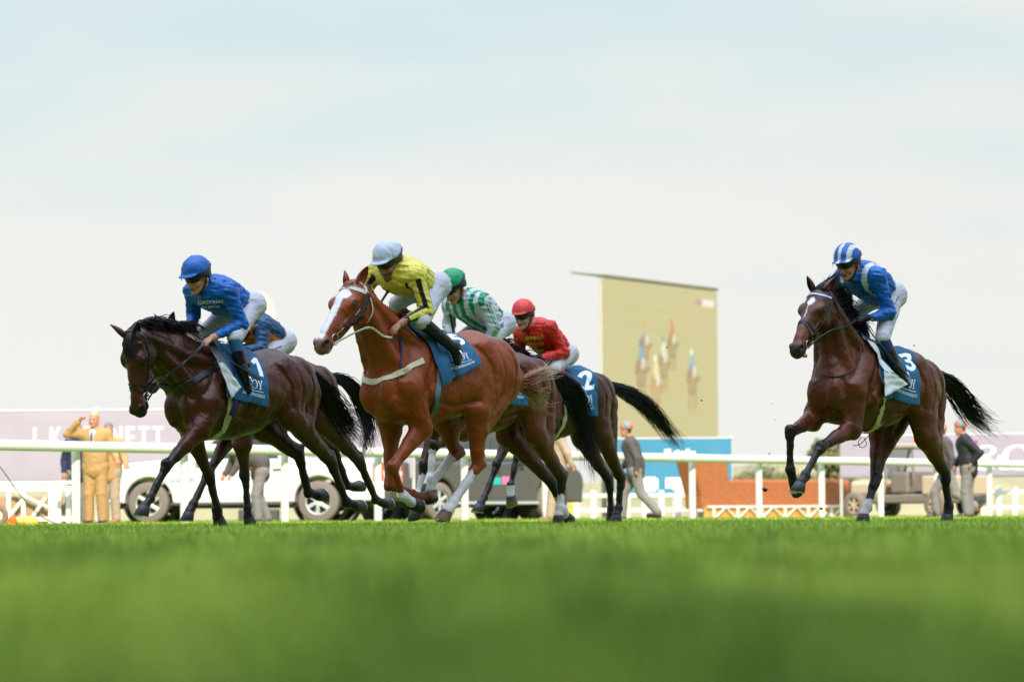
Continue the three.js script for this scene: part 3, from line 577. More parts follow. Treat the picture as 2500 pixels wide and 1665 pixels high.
function bridle(h, mtl, o = {}) {
  const { HP, F, g, S } = h, lay = (pts, w, n = 26, closed = false, m = mtl, t = 0.005) => laid(F, pts, w, t, n, closed);
  const B = (name, geo, m = mtl, parent = g) => part(name, geo, m, parent);
  const brow = o.browMat ?? mtl;
  B('browband', lay([HP(0.055, 0.0, 0.105), HP(0.085, 0.07, 0.085), HP(0.092, 0.10, 0), HP(0.085, 0.07, -0.085), HP(0.055, 0.0, -0.105)], o.browW ?? 0.026, 30), brow);
  B('headpiece', lay([HP(0.06, -0.02, 0.11), HP(0.0, 0.03, 0.10), HP(-0.035, 0.08, 0.05), HP(-0.04, 0.10, 0), HP(-0.035, 0.08, -0.05), HP(0.0, 0.03, -0.10), HP(0.06, -0.02, -0.11)], 0.024, 34));
  for (const s of [1, -1]) {
    B('cheekpiece', lay([HP(0.05, -0.01, s * 0.11), HP(0.16, -0.045, s * 0.12), HP(0.30, -0.055, s * 0.10), HP(0.455, -0.058, s * 0.075)], 0.019, 26));
    B('throatlash', lay([HP(0.03, -0.02, s * 0.11), HP(0.06, -0.11, s * 0.12), HP(0.10, -0.19, s * 0.08), HP(0.11, -0.215, 0)], 0.013, 20));
    const c = F.onto(HP(0.482, -0.058, s * 0.08), 0.012, 5); B('bit_ring', tube(circle(c, h.hx, h.hy, (o.ring ?? 0.036)), 0.0045, 24, 6, true), MAT.steel);
  }
  if (o.nose !== false) {
    const x = o.nose ?? 0.40, nb = [[x, 0.09, 0], [x + 0.005, 0.05, 0.07], [x + 0.01, -0.02, 0.09], [x + 0.01, -0.09, 0.07], [x + 0.005, -0.14, 0], [x + 0.01, -0.09, -0.07], [x + 0.01, -0.02, -0.09], [x + 0.005, 0.05, -0.07]];
    B('noseband', lay(nb.map((p) => HP(...p)), 0.022, 36, true));
    if (o.flash) B('flash_strap', lay([[x + 0.01, 0.085, 0], [x + 0.05, 0.03, 0.06], [x + 0.085, -0.05, 0.07], [x + 0.085, -0.12, 0.03], [x + 0.085, -0.12, -0.03], [x + 0.085, -0.05, -0.07], [x + 0.05, 0.03, -0.06]].map((p) => HP(...p)), 0.016, 36, true));
  }
}
function reins(h, mtl, hands, o = {}) { // from each bit ring to the hand on that side
  hands.forEach((p, i) => {
    const s = i ? -1 : 1, c = h.F.onto(h.HP(0.50, -0.075, s * 0.08), 0.012, 5), pts = [c];
    for (const w of (i ? [] : o.via ?? [])) pts.push(h.f.px(...w));
    if (!(i ? 0 : (o.via ?? []).length)) { const m = mid(c, p, 0.5); m[1] -= o.sag ?? 0.03; m[2] += -s * 0.05; const d = h.F.at(...m); pts.push(d < 0.02 ? h.F.onto(m, 0.02, 4) : m); }
    pts.push(p); part('rein', strap(curve(pts, 26).map((q) => { const d = h.F.at(...q); return d < 0.012 ? h.F.onto(q, 0.012, 3) : q; }), o.w ?? 0.018, 0.006, (q) => h.F.at(...q) < 0.15 ? h.F.grad(...q) : [0.2, 0.6, -0.7], 26), mtl, h.g);
  });
  if (o.tail) part('rein_end', strap(curve(o.tail.map((w) => h.f.px(...w)), 24), o.w ?? 0.018, 0.006, () => [0.2, 0.5, -0.8], 24), mtl, h.g);
}
function seen(h, u, v, off = 0.004) { // the point of the horse's skin under a pixel
  const d = ray(u, v).normalize(), c = camera.position.clone().sub(h.f.O), L = (w) => [w.dot(h.f.h), w.y, -w.dot(h.f.n)], o = L(c), dir = L(d), t0 = Math.max(1, len(o) - 3); return h.F.hit(add(o, mul(dir, t0)), dir, off, 7);
}
const visible = (h, q, off) => q.map(([u, v, l]) => (l === 0 ? null : seen(h, u, v, off)) ?? h.F.onto(h.f.px(u, v, l ?? 0.2), off ?? 0.004, 6));
function girth(h, mtl, q, w = 0.055, under) {
  const vis = visible(h, q), ga = vis[vis.length - 1][0] + (under ?? 0.01), gy = h.T(0.05, 0.86)[1], pts = [...vis, h.F.onto([ga, gy + 0.03, -0.16], 0.004, 6), h.F.onto([ga, gy, -0.06], 0.004, 6)], full = [...pts, ...pts.slice().reverse().map((p) => [p[0], p[1], -p[2]])];
  return part('girth', laid(h.F, full, w, 0.008, 60, false, 0.004), mtl, h.g);
}
function breastgirth(h, mtl, q, w = 0.045) { const near = visible(h, q), far = near.slice(0, -1).reverse().map((p) => [p[0], p[1], -p[2]]); return part('breastgirth', laid(h.F, [...near, ...far], w, 0.008, 60, false, 0.004), mtl, h.g); }
function saddle(h, mtl) {
  const F = new Field(), T = h.T;
  F.bone(T(0.14, 1.575), T(-0.08, 1.53), 0.032, 0.030, 0.05, 0.6); F.bone(T(0.17, 1.58), T(0.16, 1.61), 0.035, 0.016, 0.03);
  for (const s of [1, -1]) F.bone(T(0.06, 1.55, s * 0.14), T(0.08, 1.45, s * 0.22), 0.035, 0.028, 0.04);
  return part('saddle', F.skin(0.012), mtl, h.g);
}
function stirrup(h, foot, top, mtl, side) {
  const a = foot, iron = [add(a, [0.0, 0.085, 0]), add(a, [0, 0.05, 0.055]), add(a, [0, -0.012, 0.06]), add(a, [0, -0.018, 0]), add(a, [0, -0.012, -0.06]), add(a, [0, 0.05, -0.055])];
  part('stirrup', tube(iron, 0.006, 30, 6, true), MAT.steel, h.g);
  part('stirrup_leather', strap(curve([iron[0], mid(iron[0], top, 0.5), top], 10), 0.018, 0.004, () => [0, 0.1, -side], 10), mtl, h.g);
}

// ------------------------------------------------------------------ people
const SKIN = [0.50, 0.235, 0.145];
function fistBones(F, w, hc, k = 0.012, up = [0.1, 0.9, 0]) { // wrist, hand centre: palm, four curled fingers and a thumb
  const fd = unit(sub(hc, w)), side = unit(cross(fd, up)), n = unit(cross(side, fd));
  F.bone(w, mid(w, hc, 0.5), 0.028, 0.032, 0.02); F.blob(hc, [0.044, 0.024, 0.040], 0.02, 1, fd, n, side);
  for (let i = 0; i < 4; i++) {
    const L = [0.9, 1.05, 1, 0.8][i], kn = add(hc, add(mul(fd, 0.036), mul(side, (i - 1.5) * 0.0205))), m = add(kn, add(mul(fd, 0.020 * L), mul(n, -0.022))), t = add(m, add(mul(fd, -0.026 * L), mul(n, -0.016)));
    F.bone(kn, m, 0.0105, 0.0098, 0.006); F.bone(m, t, 0.0098, 0.0085, 0.004);
  }
  for (const s of [1]) { const b = add(hc, add(mul(fd, -0.012), mul(side, -0.034 * s))), m = add(b, add(mul(fd, 0.030), add(mul(side, -0.012), mul(n, -0.010)))), t = add(m, add(mul(fd, 0.024), mul(n, -0.014))); F.bone(b, m, 0.0135, 0.011, 0.008); F.bone(m, t, 0.011, 0.009, 0.004); }
}
function headFrame(c, yaw, pitch, roll = 0, S = 1) { // yaw: turned to the left hand (towards the viewer for these riders); pitch: looking down
  const y = yaw * Math.PI / 180, p = pitch * Math.PI / 180, x = [Math.cos(y) * Math.cos(p), -Math.sin(p), -Math.sin(y) * Math.cos(p)], z0 = [Math.sin(y), Math.sin(roll * Math.PI / 180), Math.cos(y)], z = unit(sub(z0, mul(x, dot(z0, x)))), u = cross(z, x);
  return { x, y: u, z, c, S, P: (a, b, l) => add(c, mul(add(mul(x, a), add(mul(u, b), mul(z, -l))), S)), inv: (p2) => { const d = mul(sub(p2, c), 1 / S); return [dot(d, x), dot(d, u), -dot(d, z)]; } };
}
function headBones(F, H) {
  const b = (c, r, k, op = 1) => F.blob(H.P(...c), mul(r, H.S), k, op, H.x, H.y, H.z), n = (p, q, r1, r2, k) => F.bone(H.P(...p), H.P(...q), r1 * H.S, r2 * H.S, k);
  b([0, 0.02, 0], [0.098, 0.105, 0.078], 0.02); b([0.025, -0.055, 0], [0.072, 0.085, 0.060], 0.03);
  for (const s of [1, -1]) { n([-0.005, -0.085, s * 0.046], [0.068, -0.122, s * 0.014], 0.022, 0.020, 0.02); b([0.064, -0.062, s * 0.036], [0.026, 0.024, 0.024], 0.015); b([-0.012, -0.045, s * 0.080], [0.018, 0.032, 0.010], 0.008); b([0.090, -0.030, s * 0.032], [0.014, 0.010, 0.016], 0.012, -1); n([0.104, -0.074, s * 0.002], [0.094, -0.076, s * 0.012], 0.010, 0.008, 0.008); }
  b([0.078, -0.128, 0], [0.022, 0.020, 0.022], 0.015); n([0.088, -0.022, 0], [0.112, -0.066, 0], 0.009, 0.013, 0.012); n([0.080, -0.010, 0.034], [0.080, -0.010, -0.034], 0.016, 0.016, 0.02);
  n([0.084, -0.094, 0.016], [0.084, -0.094, -0.016], 0.011, 0.011, 0.008); n([0.082, -0.106, 0.013], [0.082, -0.106, -0.013], 0.010, 0.010, 0.006);
}
function faceColor(H, hairC, beard = 0) {
  return (x, y, z, base) => {
    const q = H.inv([x, y, z]); if (Math.hypot(...q) > 0.2) return base;
    let c = mul(base, 1 + 0.16 * noise.noise(x * 60, y * 60, z * 60)); const f = q[0] > 0.05;
    if (f && Math.abs(q[1] + 0.099) < 0.010 && Math.abs(q[2]) < 0.024) c = mix3(c, [0.34, 0.10, 0.085], 0.75);
    if (f && Math.abs(q[1] + 0.0995) < 0.0025 && Math.abs(q[2]) < 0.024) c = [0.10, 0.03, 0.03];
    if (f && Math.abs(q[1] - 0.002) < 0.007 && Math.abs(Math.abs(q[2]) - 0.03) < 0.018) c = mul(hairC, 1.0);
    if (f && Math.abs(q[1] + 0.028) < 0.008 && Math.abs(Math.abs(q[2]) - 0.032) < 0.012) c = [0.03, 0.02, 0.018];
    if (beard && q[1] < -0.078 && q[0] > -0.02 && !(Math.abs(q[1] + 0.099) < 0.010 && Math.abs(q[2]) < 0.022)) c = mix3(c, mul(hairC, 1.2), beard);
    if (q[1] > 0.045 || (q[0] < -0.01 && q[1] > -0.075 && Math.abs(q[2]) < 0.074) || (q[0] < 0.012 && q[1] > -0.02)) c = hairC;
    return c;
  };
}
const SILK = () => MAT.silk ??= new THREE.MeshPhysicalMaterial({ vertexColors: true, roughness: 0.42, specularIntensity: 0.7, side: THREE.DoubleSide });
MAT.breeches = mat(rgb(0.50, 0.485, 0.50), 0.75); MAT.boot = mat(rgb(0.006, 0.006, 0.007), 0.30, { specularIntensity: 0.45, clearcoat: 0.25, clearcoatRoughness: 0.12 }); MAT.goggle = mat(rgb(0.008, 0.008, 0.010), 0.10); MAT.helmet = mat(rgb(0.012, 0.012, 0.014), 0.35); MAT.skin = new THREE.MeshPhysicalMaterial({ vertexColors: true, roughness: 0.5, specularIntensity: 0.5, side: THREE.DoubleSide });
MAT.cap = new THREE.MeshPhysicalMaterial({ vertexColors: true, roughness: 0.48, side: THREE.DoubleSide });

function jockey(h, sp) {
  const o = thing('person', sp.label, 'jockey', 'jockeys in racing silks'); o.position.copy(h.f.O); o.rotation.y = h.f.turn;
  const L = { shN: 0.19, shO: -0.19, elN: 0.25, elO: -0.25, wrN: 0.20, wrO: -0.14, haN: 0.165, haO: -0.10, hipN: 0.10, hipO: -0.10, knN: 0.25, knO: -0.25, anN: 0.315, anO: -0.315, toN: 0.33, toO: -0.33, head: 0, neck: 0, ...sp.l }, J = {};
  for (const k of Object.keys(L)) if (sp[k]) J[k] = h.f.px(...sp[k], L[k]);
  for (const k of ['sh', 'el', 'wr', 'ha', 'hip', 'kn', 'an', 'to']) if (!J[k + 'O']) J[k + 'O'] = [J[k + 'N'][0], J[k + 'N'][1], -J[k + 'N'][2]];
  const S = sp.S ?? 1.09, H = headFrame(J.head, sp.yaw ?? 0, sp.pitch ?? 25, sp.roll ?? 0, S), pel = mid(J.hipN, J.hipO), chest = mid(J.shN, J.shO), spine = unit(sub(chest, pel)), lat = unit(sub(J.shO, J.shN)), back = unit(cross(spine, lat)).map((v) => v);
  const up = back[1] > 0 ? back : mul(back, -1), neckB = add(chest, add(mul(spine, 0.06), mul(up, 0.02)));
  const cell = sp.cell ?? 0.006;
  // body, one continuous figure under the clothes
  const B = new Field(); headBones(B, H); B.bone(H.P(-0.02, -0.06, 0), neckB, 0.055 * S, 0.062, 0.03);
  B.bone(pel, add(pel, mul(spine, 0.12)), 0.11, 0.11, 0.05, 0.85); B.bone(add(pel, mul(spine, 0.12)), add(chest, mul(spine, -0.05)), 0.11, 0.14, 0.06, 0.85); B.bone(J.shN, J.shO, 0.065, 0.065, 0.05);
  for (const s of ['N', 'O']) { B.bone(J['sh' + s], J['el' + s], 0.042, 0.034, 0.03); B.bone(J['el' + s], J['wr' + s], 0.034, 0.026, 0.02); fistBones(B, J['wr' + s], J['ha' + s]); B.bone(J['hip' + s], J['kn' + s], 0.075, 0.045, 0.04); B.bone(J['kn' + s], J['an' + s], 0.045, 0.030, 0.03); B.bone(J['an' + s], J['to' + s], 0.034, 0.026, 0.02); }
  const fc = faceColor(H, sp.hair ?? [0.02, 0.013, 0.01], sp.beard ?? 0), glove = sp.glove;
  const bg = paint(B.skin(cell), (x, y, z) => { if (glove && (len(sub([x, y, z], J.haN)) < 0.10 || len(sub([x, y, z], J.haO)) < 0.10)) return glove; return fc(x, y, z, sp.skin ?? SKIN); });
  part('body', bg, MAT.skin, o);
  // silks
  const Jk = new Field(), slack = sp.slack ?? 0.014;
  Jk.bone(add(pel, mul(spine, 0.10)), add(chest, mul(spine, -0.04)), 0.13 + slack * 0.6, 0.155 + slack * 0.4, 0.06, 0.80); Jk.bone(J.shN, J.shO, 0.078, 0.078, 0.07); Jk.blob(add(mid(pel, chest, 0.62), mul(up, 0.02)), [0.17, 0.12, 0.18], 0.08, 1, spine, up, lat);
  Jk.bone(add(neckB, mul(spine, -0.03)), H.P(-0.022, -0.135, 0), 0.085, 0.064, 0.03);
  for (const s of ['N', 'O']) { Jk.bone(J['sh' + s], J['el' + s], 0.066 + slack * 0.6, 0.052 + slack * 0.5, 0.035); Jk.bone(J['el' + s], J['wr' + s], 0.052 + slack * 0.5, 0.036, 0.02); }
  Jk.warp = (x, y, z) => { const r = noise.noise(x * 9 + y * 13 + 3, y * 34 - x * 12, z * 8), q = noise.noise(x * 34 + z * 18, y * 13 + 4, z * 30 - x * 8), b = noise.noise(x * 5, y * 5, z * 5 + 9), s = noise.noise(x * 50, y * 64, z * 50); return -r * Math.abs(r) * 0.022 - q * 0.0055 - b * 0.008 - s * 0.0012; };
  const inf = { J, H, pel, chest, spine, up, lat };
  const jg = Jk.skin(cell); paint(jg, (x, y, z, i) => sp.silk([x, y, z], inf, jg.attributes.normal.getX(i), jg.attributes.normal.getY(i), jg.attributes.normal.getZ(i)));
  const jacket = part('jacket', jg, SILK(), o);
  // breeches, cuffs, boots
  const Br = new Field(); Br.bone(J.hipN, J.hipO, 0.118, 0.118, 0.05); Br.bone(pel, add(pel, mul(spine, 0.13)), 0.12, 0.118, 0.05, 0.85); for (const s of ['N', 'O']) { Br.blob(add(J['hip' + s], add(mul(spine, -0.035), mul(up, 0.03))), [0.105, 0.105, 0.10], 0.04); Br.bone(J['hip' + s], mid(J['hip' + s], J['kn' + s], 0.96), 0.104, 0.066, 0.04); Br.blob(J['kn' + s], [0.063, 0.063, 0.063], 0.02); }
  Br.warp = (x, y, z) => { const r = noise.noise(x * 12, y * 30 + x * 10, z * 10); return -r * Math.abs(r) * 0.012 - noise.noise(x * 26, y * 40, z * 26) * 0.0022; };
  part('breeches', Br.skin(cell * 1.15), sp.breechesMat ?? MAT.breeches, o);
  for (const s of ['N', 'O']) {
    const kn = J['kn' + s], an = J['an' + s], to = J['to' + s], c = mid(kn, an, 0.02), e = mid(kn, an, sp.bootTop ?? 0.38), sd = unit(sub(an, kn)), ff = unit(sub(to, an));
    if (sp.cuffMat) { const Cf = new Field(); Cf.bone(c, e, 0.061, 0.052, 0.02); part('boot_cuff', Cf.skin(cell * 1.3), sp.cuffMat, o); }
    const Bo = new Field(); Bo.bone(sp.cuffMat ? e : mid(kn, an, 0.02), an, sp.cuffMat ? 0.054 : 0.058, 0.038, 0.02); Bo.bone(add(an, mul(ff, -0.03)), to, 0.040, 0.029, 0.025); Bo.bone(add(an, add(mul(ff, -0.05), mul(sd, 0.03))), add(an, add(mul(ff, -0.03), mul(sd, 0.045))), 0.03, 0.026, 0.015); Bo.bone(add(an, mul(sd, 0.045)), add(to, mul(sd, 0.012)), 0.026, 0.022, 0.012);
    Bo.warp = (x, y, z) => -(1 - Math.abs(noise.noise(x * 18, y * 26, z * 18)) * 2) * 0.0030;
    const boot = part('boot', Bo.skin(cell * 1.15), sp.bootMat ?? MAT.boot, o);
  }
  // helmet under its silk cap, goggles, strap
  const P = H.P, Hb = (F, c, r, k = 0.01, op = 1) => F.blob(P(...c), mul(r, S), k, op, H.x, H.y, H.z), tilt = (q) => q[1] + q[0] * 0.10;
  const He = new Field(); Hb(He, [-0.004, 0.022, 0], [0.119, 0.110, 0.099]); Hb(He, [-0.03, -0.02, 0], [0.088, 0.07, 0.092], 0.03);
  part('helmet', He.skin(cell, (x, y, z) => { const q = H.inv([x, y, z]); return (-0.022 - 0.030 * smooth(0.02, -0.06, q[0]) - q[1]) * S; }), MAT.helmet, o);
  const Ca = new Field(); Hb(Ca, [-0.006, 0.030, 0], [0.127, 0.116, 0.106]); Hb(Ca, [-0.003, 0.146, 0], [0.012, 0.006, 0.012], 0.006);
  if (sp.peak !== false) Hb(Ca, [0.102, 0.022, 0], [0.062, 0.009, 0.080], 0.02);
  Ca.warp = (x, y, z) => noise.noise(x * 22, y * 22, z * 22) * 0.003 - Math.max(0, 1 - Math.abs(noise.noise(x * 16 + 4, y * 16, z * 16)) * 3) * 0.0022 + (() => { const q = H.inv([x, y, z]), a = Math.atan2(q[2], q[0]) * 6 / 6.2832, f = Math.abs(a - Math.round(a)); return q[1] > 0.03 ? smooth(0.035, 0, f) * 0.003 : 0; })();
  const cg = Ca.skin(cell, (x, y, z) => { const q = H.inv([x, y, z]); return (0.017 - 0.012 * smooth(0.0, -0.1, q[0]) - q[1]) * S; });
  paint(cg, (x, y, z) => { const q = H.inv([x, y, z]); return sp.capColor(q, noise.noise(x * 12, y * 12, z * 12)); });
  part('cap', cg, MAT.cap, o);
  const Go = new Field(); Hb(Go, [0.048, -0.026, 0], [0.064, 0.031, 0.068]); Hb(Go, [0.116, -0.060, 0], [0.026, 0.028, 0.014], 0.012, -1);
  part('goggles', Go.skin(cell * 0.8), MAT.goggle, o);
  const band = []; for (let i = 0; i <= 14; i++) { const w = lerp(0.75, 5.53, i / 14); band.push(P(Math.cos(w) * 0.136, 0.020 - 0.04 * Math.cos(w), Math.sin(w) * 0.114)); } part('goggle_strap', strap(band, 0.016, 0.003, (p) => sub(p, H.c), 30), MAT.helmet, o);
  for (const s of [1, -1]) part('chin_strap', tube([P(-0.01, -0.02, s * 0.090), P(0.012, -0.075, s * 0.076), P(0.045, -0.132, s * 0.040), P(0.055, -0.150, 0)], 0.0065, 14, 5), MAT.helmet, o);
  if (sp.collar) { const q = add(neckB, mul(spine, 0.02)), C = new Field(); C.bone(q, H.P(-0.02, -0.12, 0), 0.072, 0.066, 0.01); part('collar', C.skin(cell * 1.2), sp.collar, o); }
  return { o, J, H, Jk, Br, inf };
}
// print laid on a piece of clothing: a small sheet that follows it, with a clear ground
function printOn(owner, name, field, f, q, texture, ink, n = 16, off = 0.003) { // q: pixels tl, tr, br, bl, each with its l
  const P = q.map(([u, v, l]) => f.px(u, v, l)), d0 = unit(sub(camera.position.toArray(), mid(f.O.toArray(), f.O.toArray()))), toCam = unit([d0[0] * f.h.x + d0[2] * f.h.z, 0.0, -(d0[0] * f.n.x + d0[2] * f.n.z)]);
  const g = sheet(n, n, (u, v) => { const p = mid(mid(P[3], P[2], u), mid(P[0], P[1], u), v), s = add(p, mul(toCam, 0.5)); return field.hit(s, mul(toCam, -1), off, 1.4) ?? field.onto(p, off, 6); }, 0.001);
  const m = new THREE.MeshPhysicalMaterial({ color: ink, alphaMap: texture, transparent: true, alphaTest: 0.35, roughness: 0.6, side: THREE.DoubleSide });
  return part(name, g, m, owner);
}
const textTexture = (lines, color, w = 512, h = 256) => canvasTexture(w, h, (c) => { c.fillStyle = '#000'; c.fillRect(0, 0, w, h); c.fillStyle = color; c.textAlign = 'center'; c.textBaseline = 'middle'; for (const [t, font, y] of lines) { c.font = font; c.fillText(t, w / 2, y); } });

// ------------------------------------------------------------------ the runners
const BLACKHAIR = hairMat(rgb(0.012, 0.011, 0.012));
const chestnut = horse({
  label: 'chestnut horse with a broad white blaze and white hind socks, nearest of the group', Z: 35.4, u: 1080, psi: 50,
  W: [986, 790], pitch: -1, s: 1.05, poll: [858, 684, 0], muz: [797, 817, 0.04], headYaw: 8, headScale: 1.17, coat: [0.235, 0.041, 0.0056], points: false, muzzle: [0.16, 0.12, 0.105], cell: 0.0085, wet: 0.38,
  NF: { E: [1028, 1046], K: [957, 1142], F: [985, 1212], H: [1018, 1238], sock: 1.8 }, OF: { E: [955, 1050], K: [951, 1186], F: [1008, 1210], H: [1052, 1217] },
  NH: { St: [1165, 1000], Hk: [1166, 1136], F: [1106, 1228], H: [1080, 1262], sock: 1.22 }, OH: { St: [1083, 1018], Hk: [1113, 1106], F: [1054, 1176], H: [1050, 1208], sock: 1.2 },
  earN: [900, 644, 0.09], earO: [841, 655, -0.09],
  hoofC: { NH: [0.05, 0.022, 0.013], NF: [0.02, 0.013, 0.010], OF: [0.035, 0.018, 0.012] }, hoofTip: { NH: [0.36, 0.19, 0.08], OF: [0.30, 0.15, 0.06] },
  blaze: (x, y, l) => y > -0.005 || x > 0.5 ? smooth(0.004, 0, Math.abs(l - (x > 0.2 ? 0 : 0.004)) - (x < 0.10 ? 0 : x < 0.2 ? lerp(0.018, 0.050, smooth(0.10, 0.14, x)) * (1 - smooth(0.17, 0.24, x) * 0.5) : lerp(0.030, 0.026, x))) * smooth(0.095, 0.105, x) * smooth(0.60, 0.56, x) : 0,
});
const leader = horse({
  label: 'dark bay horse at the far left with its head tucked down and number 1', Z: 36.7, u: 590, psi: 50,
  W: [503, 840], pitch: -1, s: 1.0, headYaw: 5, poll: [311, 816, 0], muz: [334, 984, 0.02], headScale: 1.1, dark: 0.2, coat: [0.064, 0.0150, 0.0048], points: true, cell: 0.0085, wet: 0.30, arch: 0.06,
  NF: { E: [486, 1050], K: [405, 1138], F: [366, 1215], H: [344, 1249] }, OF: { E: [470, 1070], K: [511, 1165], F: [529, 1243], H: [533, 1276] },
  NH: { St: [707, 1012], Hk: [806, 1126], F: [846, 1226], H: [876, 1239] }, OH: { St: [640, 1040], Hk: [728, 1112], F: [752, 1203], H: [784, 1212] },
  earN: [333, 788, 0.09], earO: [262, 787, -0.10],
});
const lone = horse({
  label: 'bay horse running alone at the right with a small white star and number 3', Z: 38.0, u: 2180, psi: 51,
  W: [2076, 812], pitch: 5, s: 1.05, headScale: 1.16, poll: [1999, 700, 0], muz: [1947, 846, 0.03], headYaw: 8, coat: [0.104, 0.0225, 0.0058], points: true, cell: 0.0085, wet: 0.35,
  NF: { E: [2080, 1046], K: [2004, 1092], F: [1967, 1160], H: [1948, 1192] }, OF: { E: [1985, 1025], K: [1930, 1055], F: [1930, 1147], H: [1945, 1198] },
  NH: { St: [2262, 1062], Hk: [2308, 1155], F: [2317, 1237], H: [2314, 1272] }, OH: { St: [2152, 1060], Hk: [2138, 1171], F: [2118, 1238], H: [2104, 1266], sock: 1.75 },
  earN: [2046, 672, 0.10], earO: [1970, 667, -0.085],
  blaze: (x, y, l) => y > 0 ? Math.max(smooth(0.003, -0.002, Math.hypot((x - 0.165) / 1.6, l) - 0.027), x > 0.19 && x < 0.33 ? smooth(0.003, 0, Math.abs(l + 0.004) - 0.004) * 0.7 : 0) : 0,
});
// ---- horses further back
const second = horse({
  label: 'dark bay horse half hidden behind the leading bay, ridden in dark blue and orange', Z: 41.5, u: 680, psi: 50, cell: 0.010, wet: 0.35,
  W: [585, 866], pitch: -1, s: 1.0, poll: [398, 792, 0], muz: [370, 930, 0], headScale: 1.05, headYaw: 0, coat: [0.052, 0.012, 0.0045], points: true,
  NF: { E: [590, 1085], K: [597, 1158], F: [603, 1240], H: [606, 1272] }, OF: { E: [560, 1068], K: [507, 1154], F: [471, 1230], H: [455, 1262] },
  NH: { St: [790, 1030], Hk: [877, 1127], F: [916, 1220], H: [948, 1233] }, OH: { St: [740, 1040], Hk: [815, 1100], F: [848, 1186], H: [876, 1190] },
  earN: [424, 755, 0.09], earO: [373, 760, -0.08],
});
const third = horse({
  label: 'bay horse with white front socks behind the chestnut, ridden in green and white stripes', Z: 40.2, u: 1210, psi: 51, cell: 0.010, wet: 0.36,
  W: [1118, 856], pitch: -3, s: 1.0, poll: [1010, 850, -0.05], muz: [985, 985, -0.05], headScale: 1.0, headYaw: 0, coat: [0.100, 0.0205, 0.0055], points: true,
  NF: { E: [1125, 1052], K: [1057, 1090], F: [1050, 1165], H: [1042, 1192], sock: 1.15 }, OF: { E: [1062, 1045], K: [1034, 1138], F: [1022, 1208], H: [1009, 1264], sock: 1.35 },
  NH: { St: [1305, 1052], Hk: [1372, 1170], F: [1368, 1240], H: [1362, 1268], sock: 1.55 }, OH: { St: [1240, 1060], Hk: [1345, 1176], F: [1374, 1246], H: [1384, 1266], sock: 1.5 },
});
const last = horse({
  label: 'dark bay horse at the rear of the group, ridden in red', Z: 46.0, u: 1400, psi: 51, cell: 0.010, wet: 0.34,
  W: [1300, 892], pitch: -2, s: 1.0, poll: [1205, 838, 0], muz: [1175, 950, 0], headScale: 1.0, headYaw: 0, coat: [0.060, 0.0145, 0.0060], points: true,
  NF: { E: [1290, 1075], K: [1263, 1108], F: [1247, 1184], H: [1247, 1226], sock: 2.05 }, OF: { E: [1240, 1072], K: [1212, 1138], F: [1183, 1214], H: [1165, 1243] },
  NH: { St: [1470, 1060], Hk: [1516, 1172], F: [1511, 1241], H: [1504, 1266] }, OH: { St: [1420, 1065], Hk: [1488, 1176], F: [1493, 1242], H: [1491, 1266] },
  hoofTip: { NF: [0.34, 0.2, 0.09] },
});

// ---- manes and tails
const GINGER = new THREE.MeshPhysicalMaterial({ vertexColors: true, roughness: 0.5, side: THREE.DoubleSide });
tailOf(chestnut, [[1268, 935, 0], [1292, 928, 0.02], [1318, 912, 0], [1342, 908, -0.05]], GINGER, { seed: 21, n: 170, width: 0.04, spread: 0.9, r0: 0.005, fly: 0.3, tint: (x, y, z) => mix3([0.28, 0.075, 0.02], [0.62, 0.42, 0.25], smooth(-1.0, -1.5, x + noise.noise(x * 9, y * 9, z * 30) * 0.25)) });
tailOf(chestnut, [[1268, 940, 0], [1288, 946, 0.02], [1306, 962, 0], [1318, 982, -0.03]], GINGER, { seed: 22, n: 150, width: 0.045, spread: 1.0, r0: 0.005, fly: 0.3, tint: (x, y, z) => mix3([0.28, 0.075, 0.02], [0.62, 0.42, 0.25], smooth(-0.98, -1.42, x + noise.noise(x * 9, y * 9, z * 30) * 0.25)) });
tailOf(leader, [[778, 938, 0], [805, 980, 0], [832, 1018, 0], [852, 1044, 0], [868, 1062, 0]], BLACKHAIR, { seed: 23, n: 320, width: 0.075, spread: 1.05 });
tailOf(second, [[836, 926, 0], [868, 955, 0], [893, 1010, 0], [903, 1060, 0], [890, 1100, 0]], BLACKHAIR, { seed: 24, n: 240, width: 0.06 });
tailOf(third, [[1360, 922, 0.05], [1392, 950, 0.05], [1416, 1000, 0.05], [1434, 1060, 0.05], [1446, 1140, 0.05]], BLACKHAIR, { seed: 25, n: 320, width: 0.07 });
tailOf(last, [[1514, 950, 0], [1550, 968, 0], [1592, 1005, 0], [1622, 1040, 0], [1650, 1076, 0]], BLACKHAIR, { seed: 26, n: 280, width: 0.07, spread: 0.9, fly: 0.2 });
tailOf(lone, [[2316, 932, 0], [2340, 962, 0], [2366, 1000, 0], [2390, 1024, 0], [2412, 1040, 0]], BLACKHAIR, { seed: 27, n: 280, width: 0.08, spread: 0.85, fly: 0.2 });
maneOf(leader, BLACKHAIR, { n: 420, dir: [-0.85, 0.1, -0.2], len: 0.20, up: 0.6, droop: -0.3, from: 0.42, to: 1.0, seed: 31 });
forelockOf(leader, BLACKHAIR, { n: 150, len: 0.16 });
maneOf(lone, BLACKHAIR, { n: 560, dir: [-0.95, 0.0, 0.05], len: 0.26, up: 0.35, droop: -0.35, from: 0.25, to: 1.0, seed: 32 });
forelockOf(lone, BLACKHAIR, { n: 130, len: 0.24, dir: unit([-0.72, 0.45, -0.35]) });
maneOf(last, BLACKHAIR, { n: 260, dir: [-0.8, -0.1, 0.2], len: 0.2, up: 0.5, from: 0.1, to: 0.95, seed: 33 });
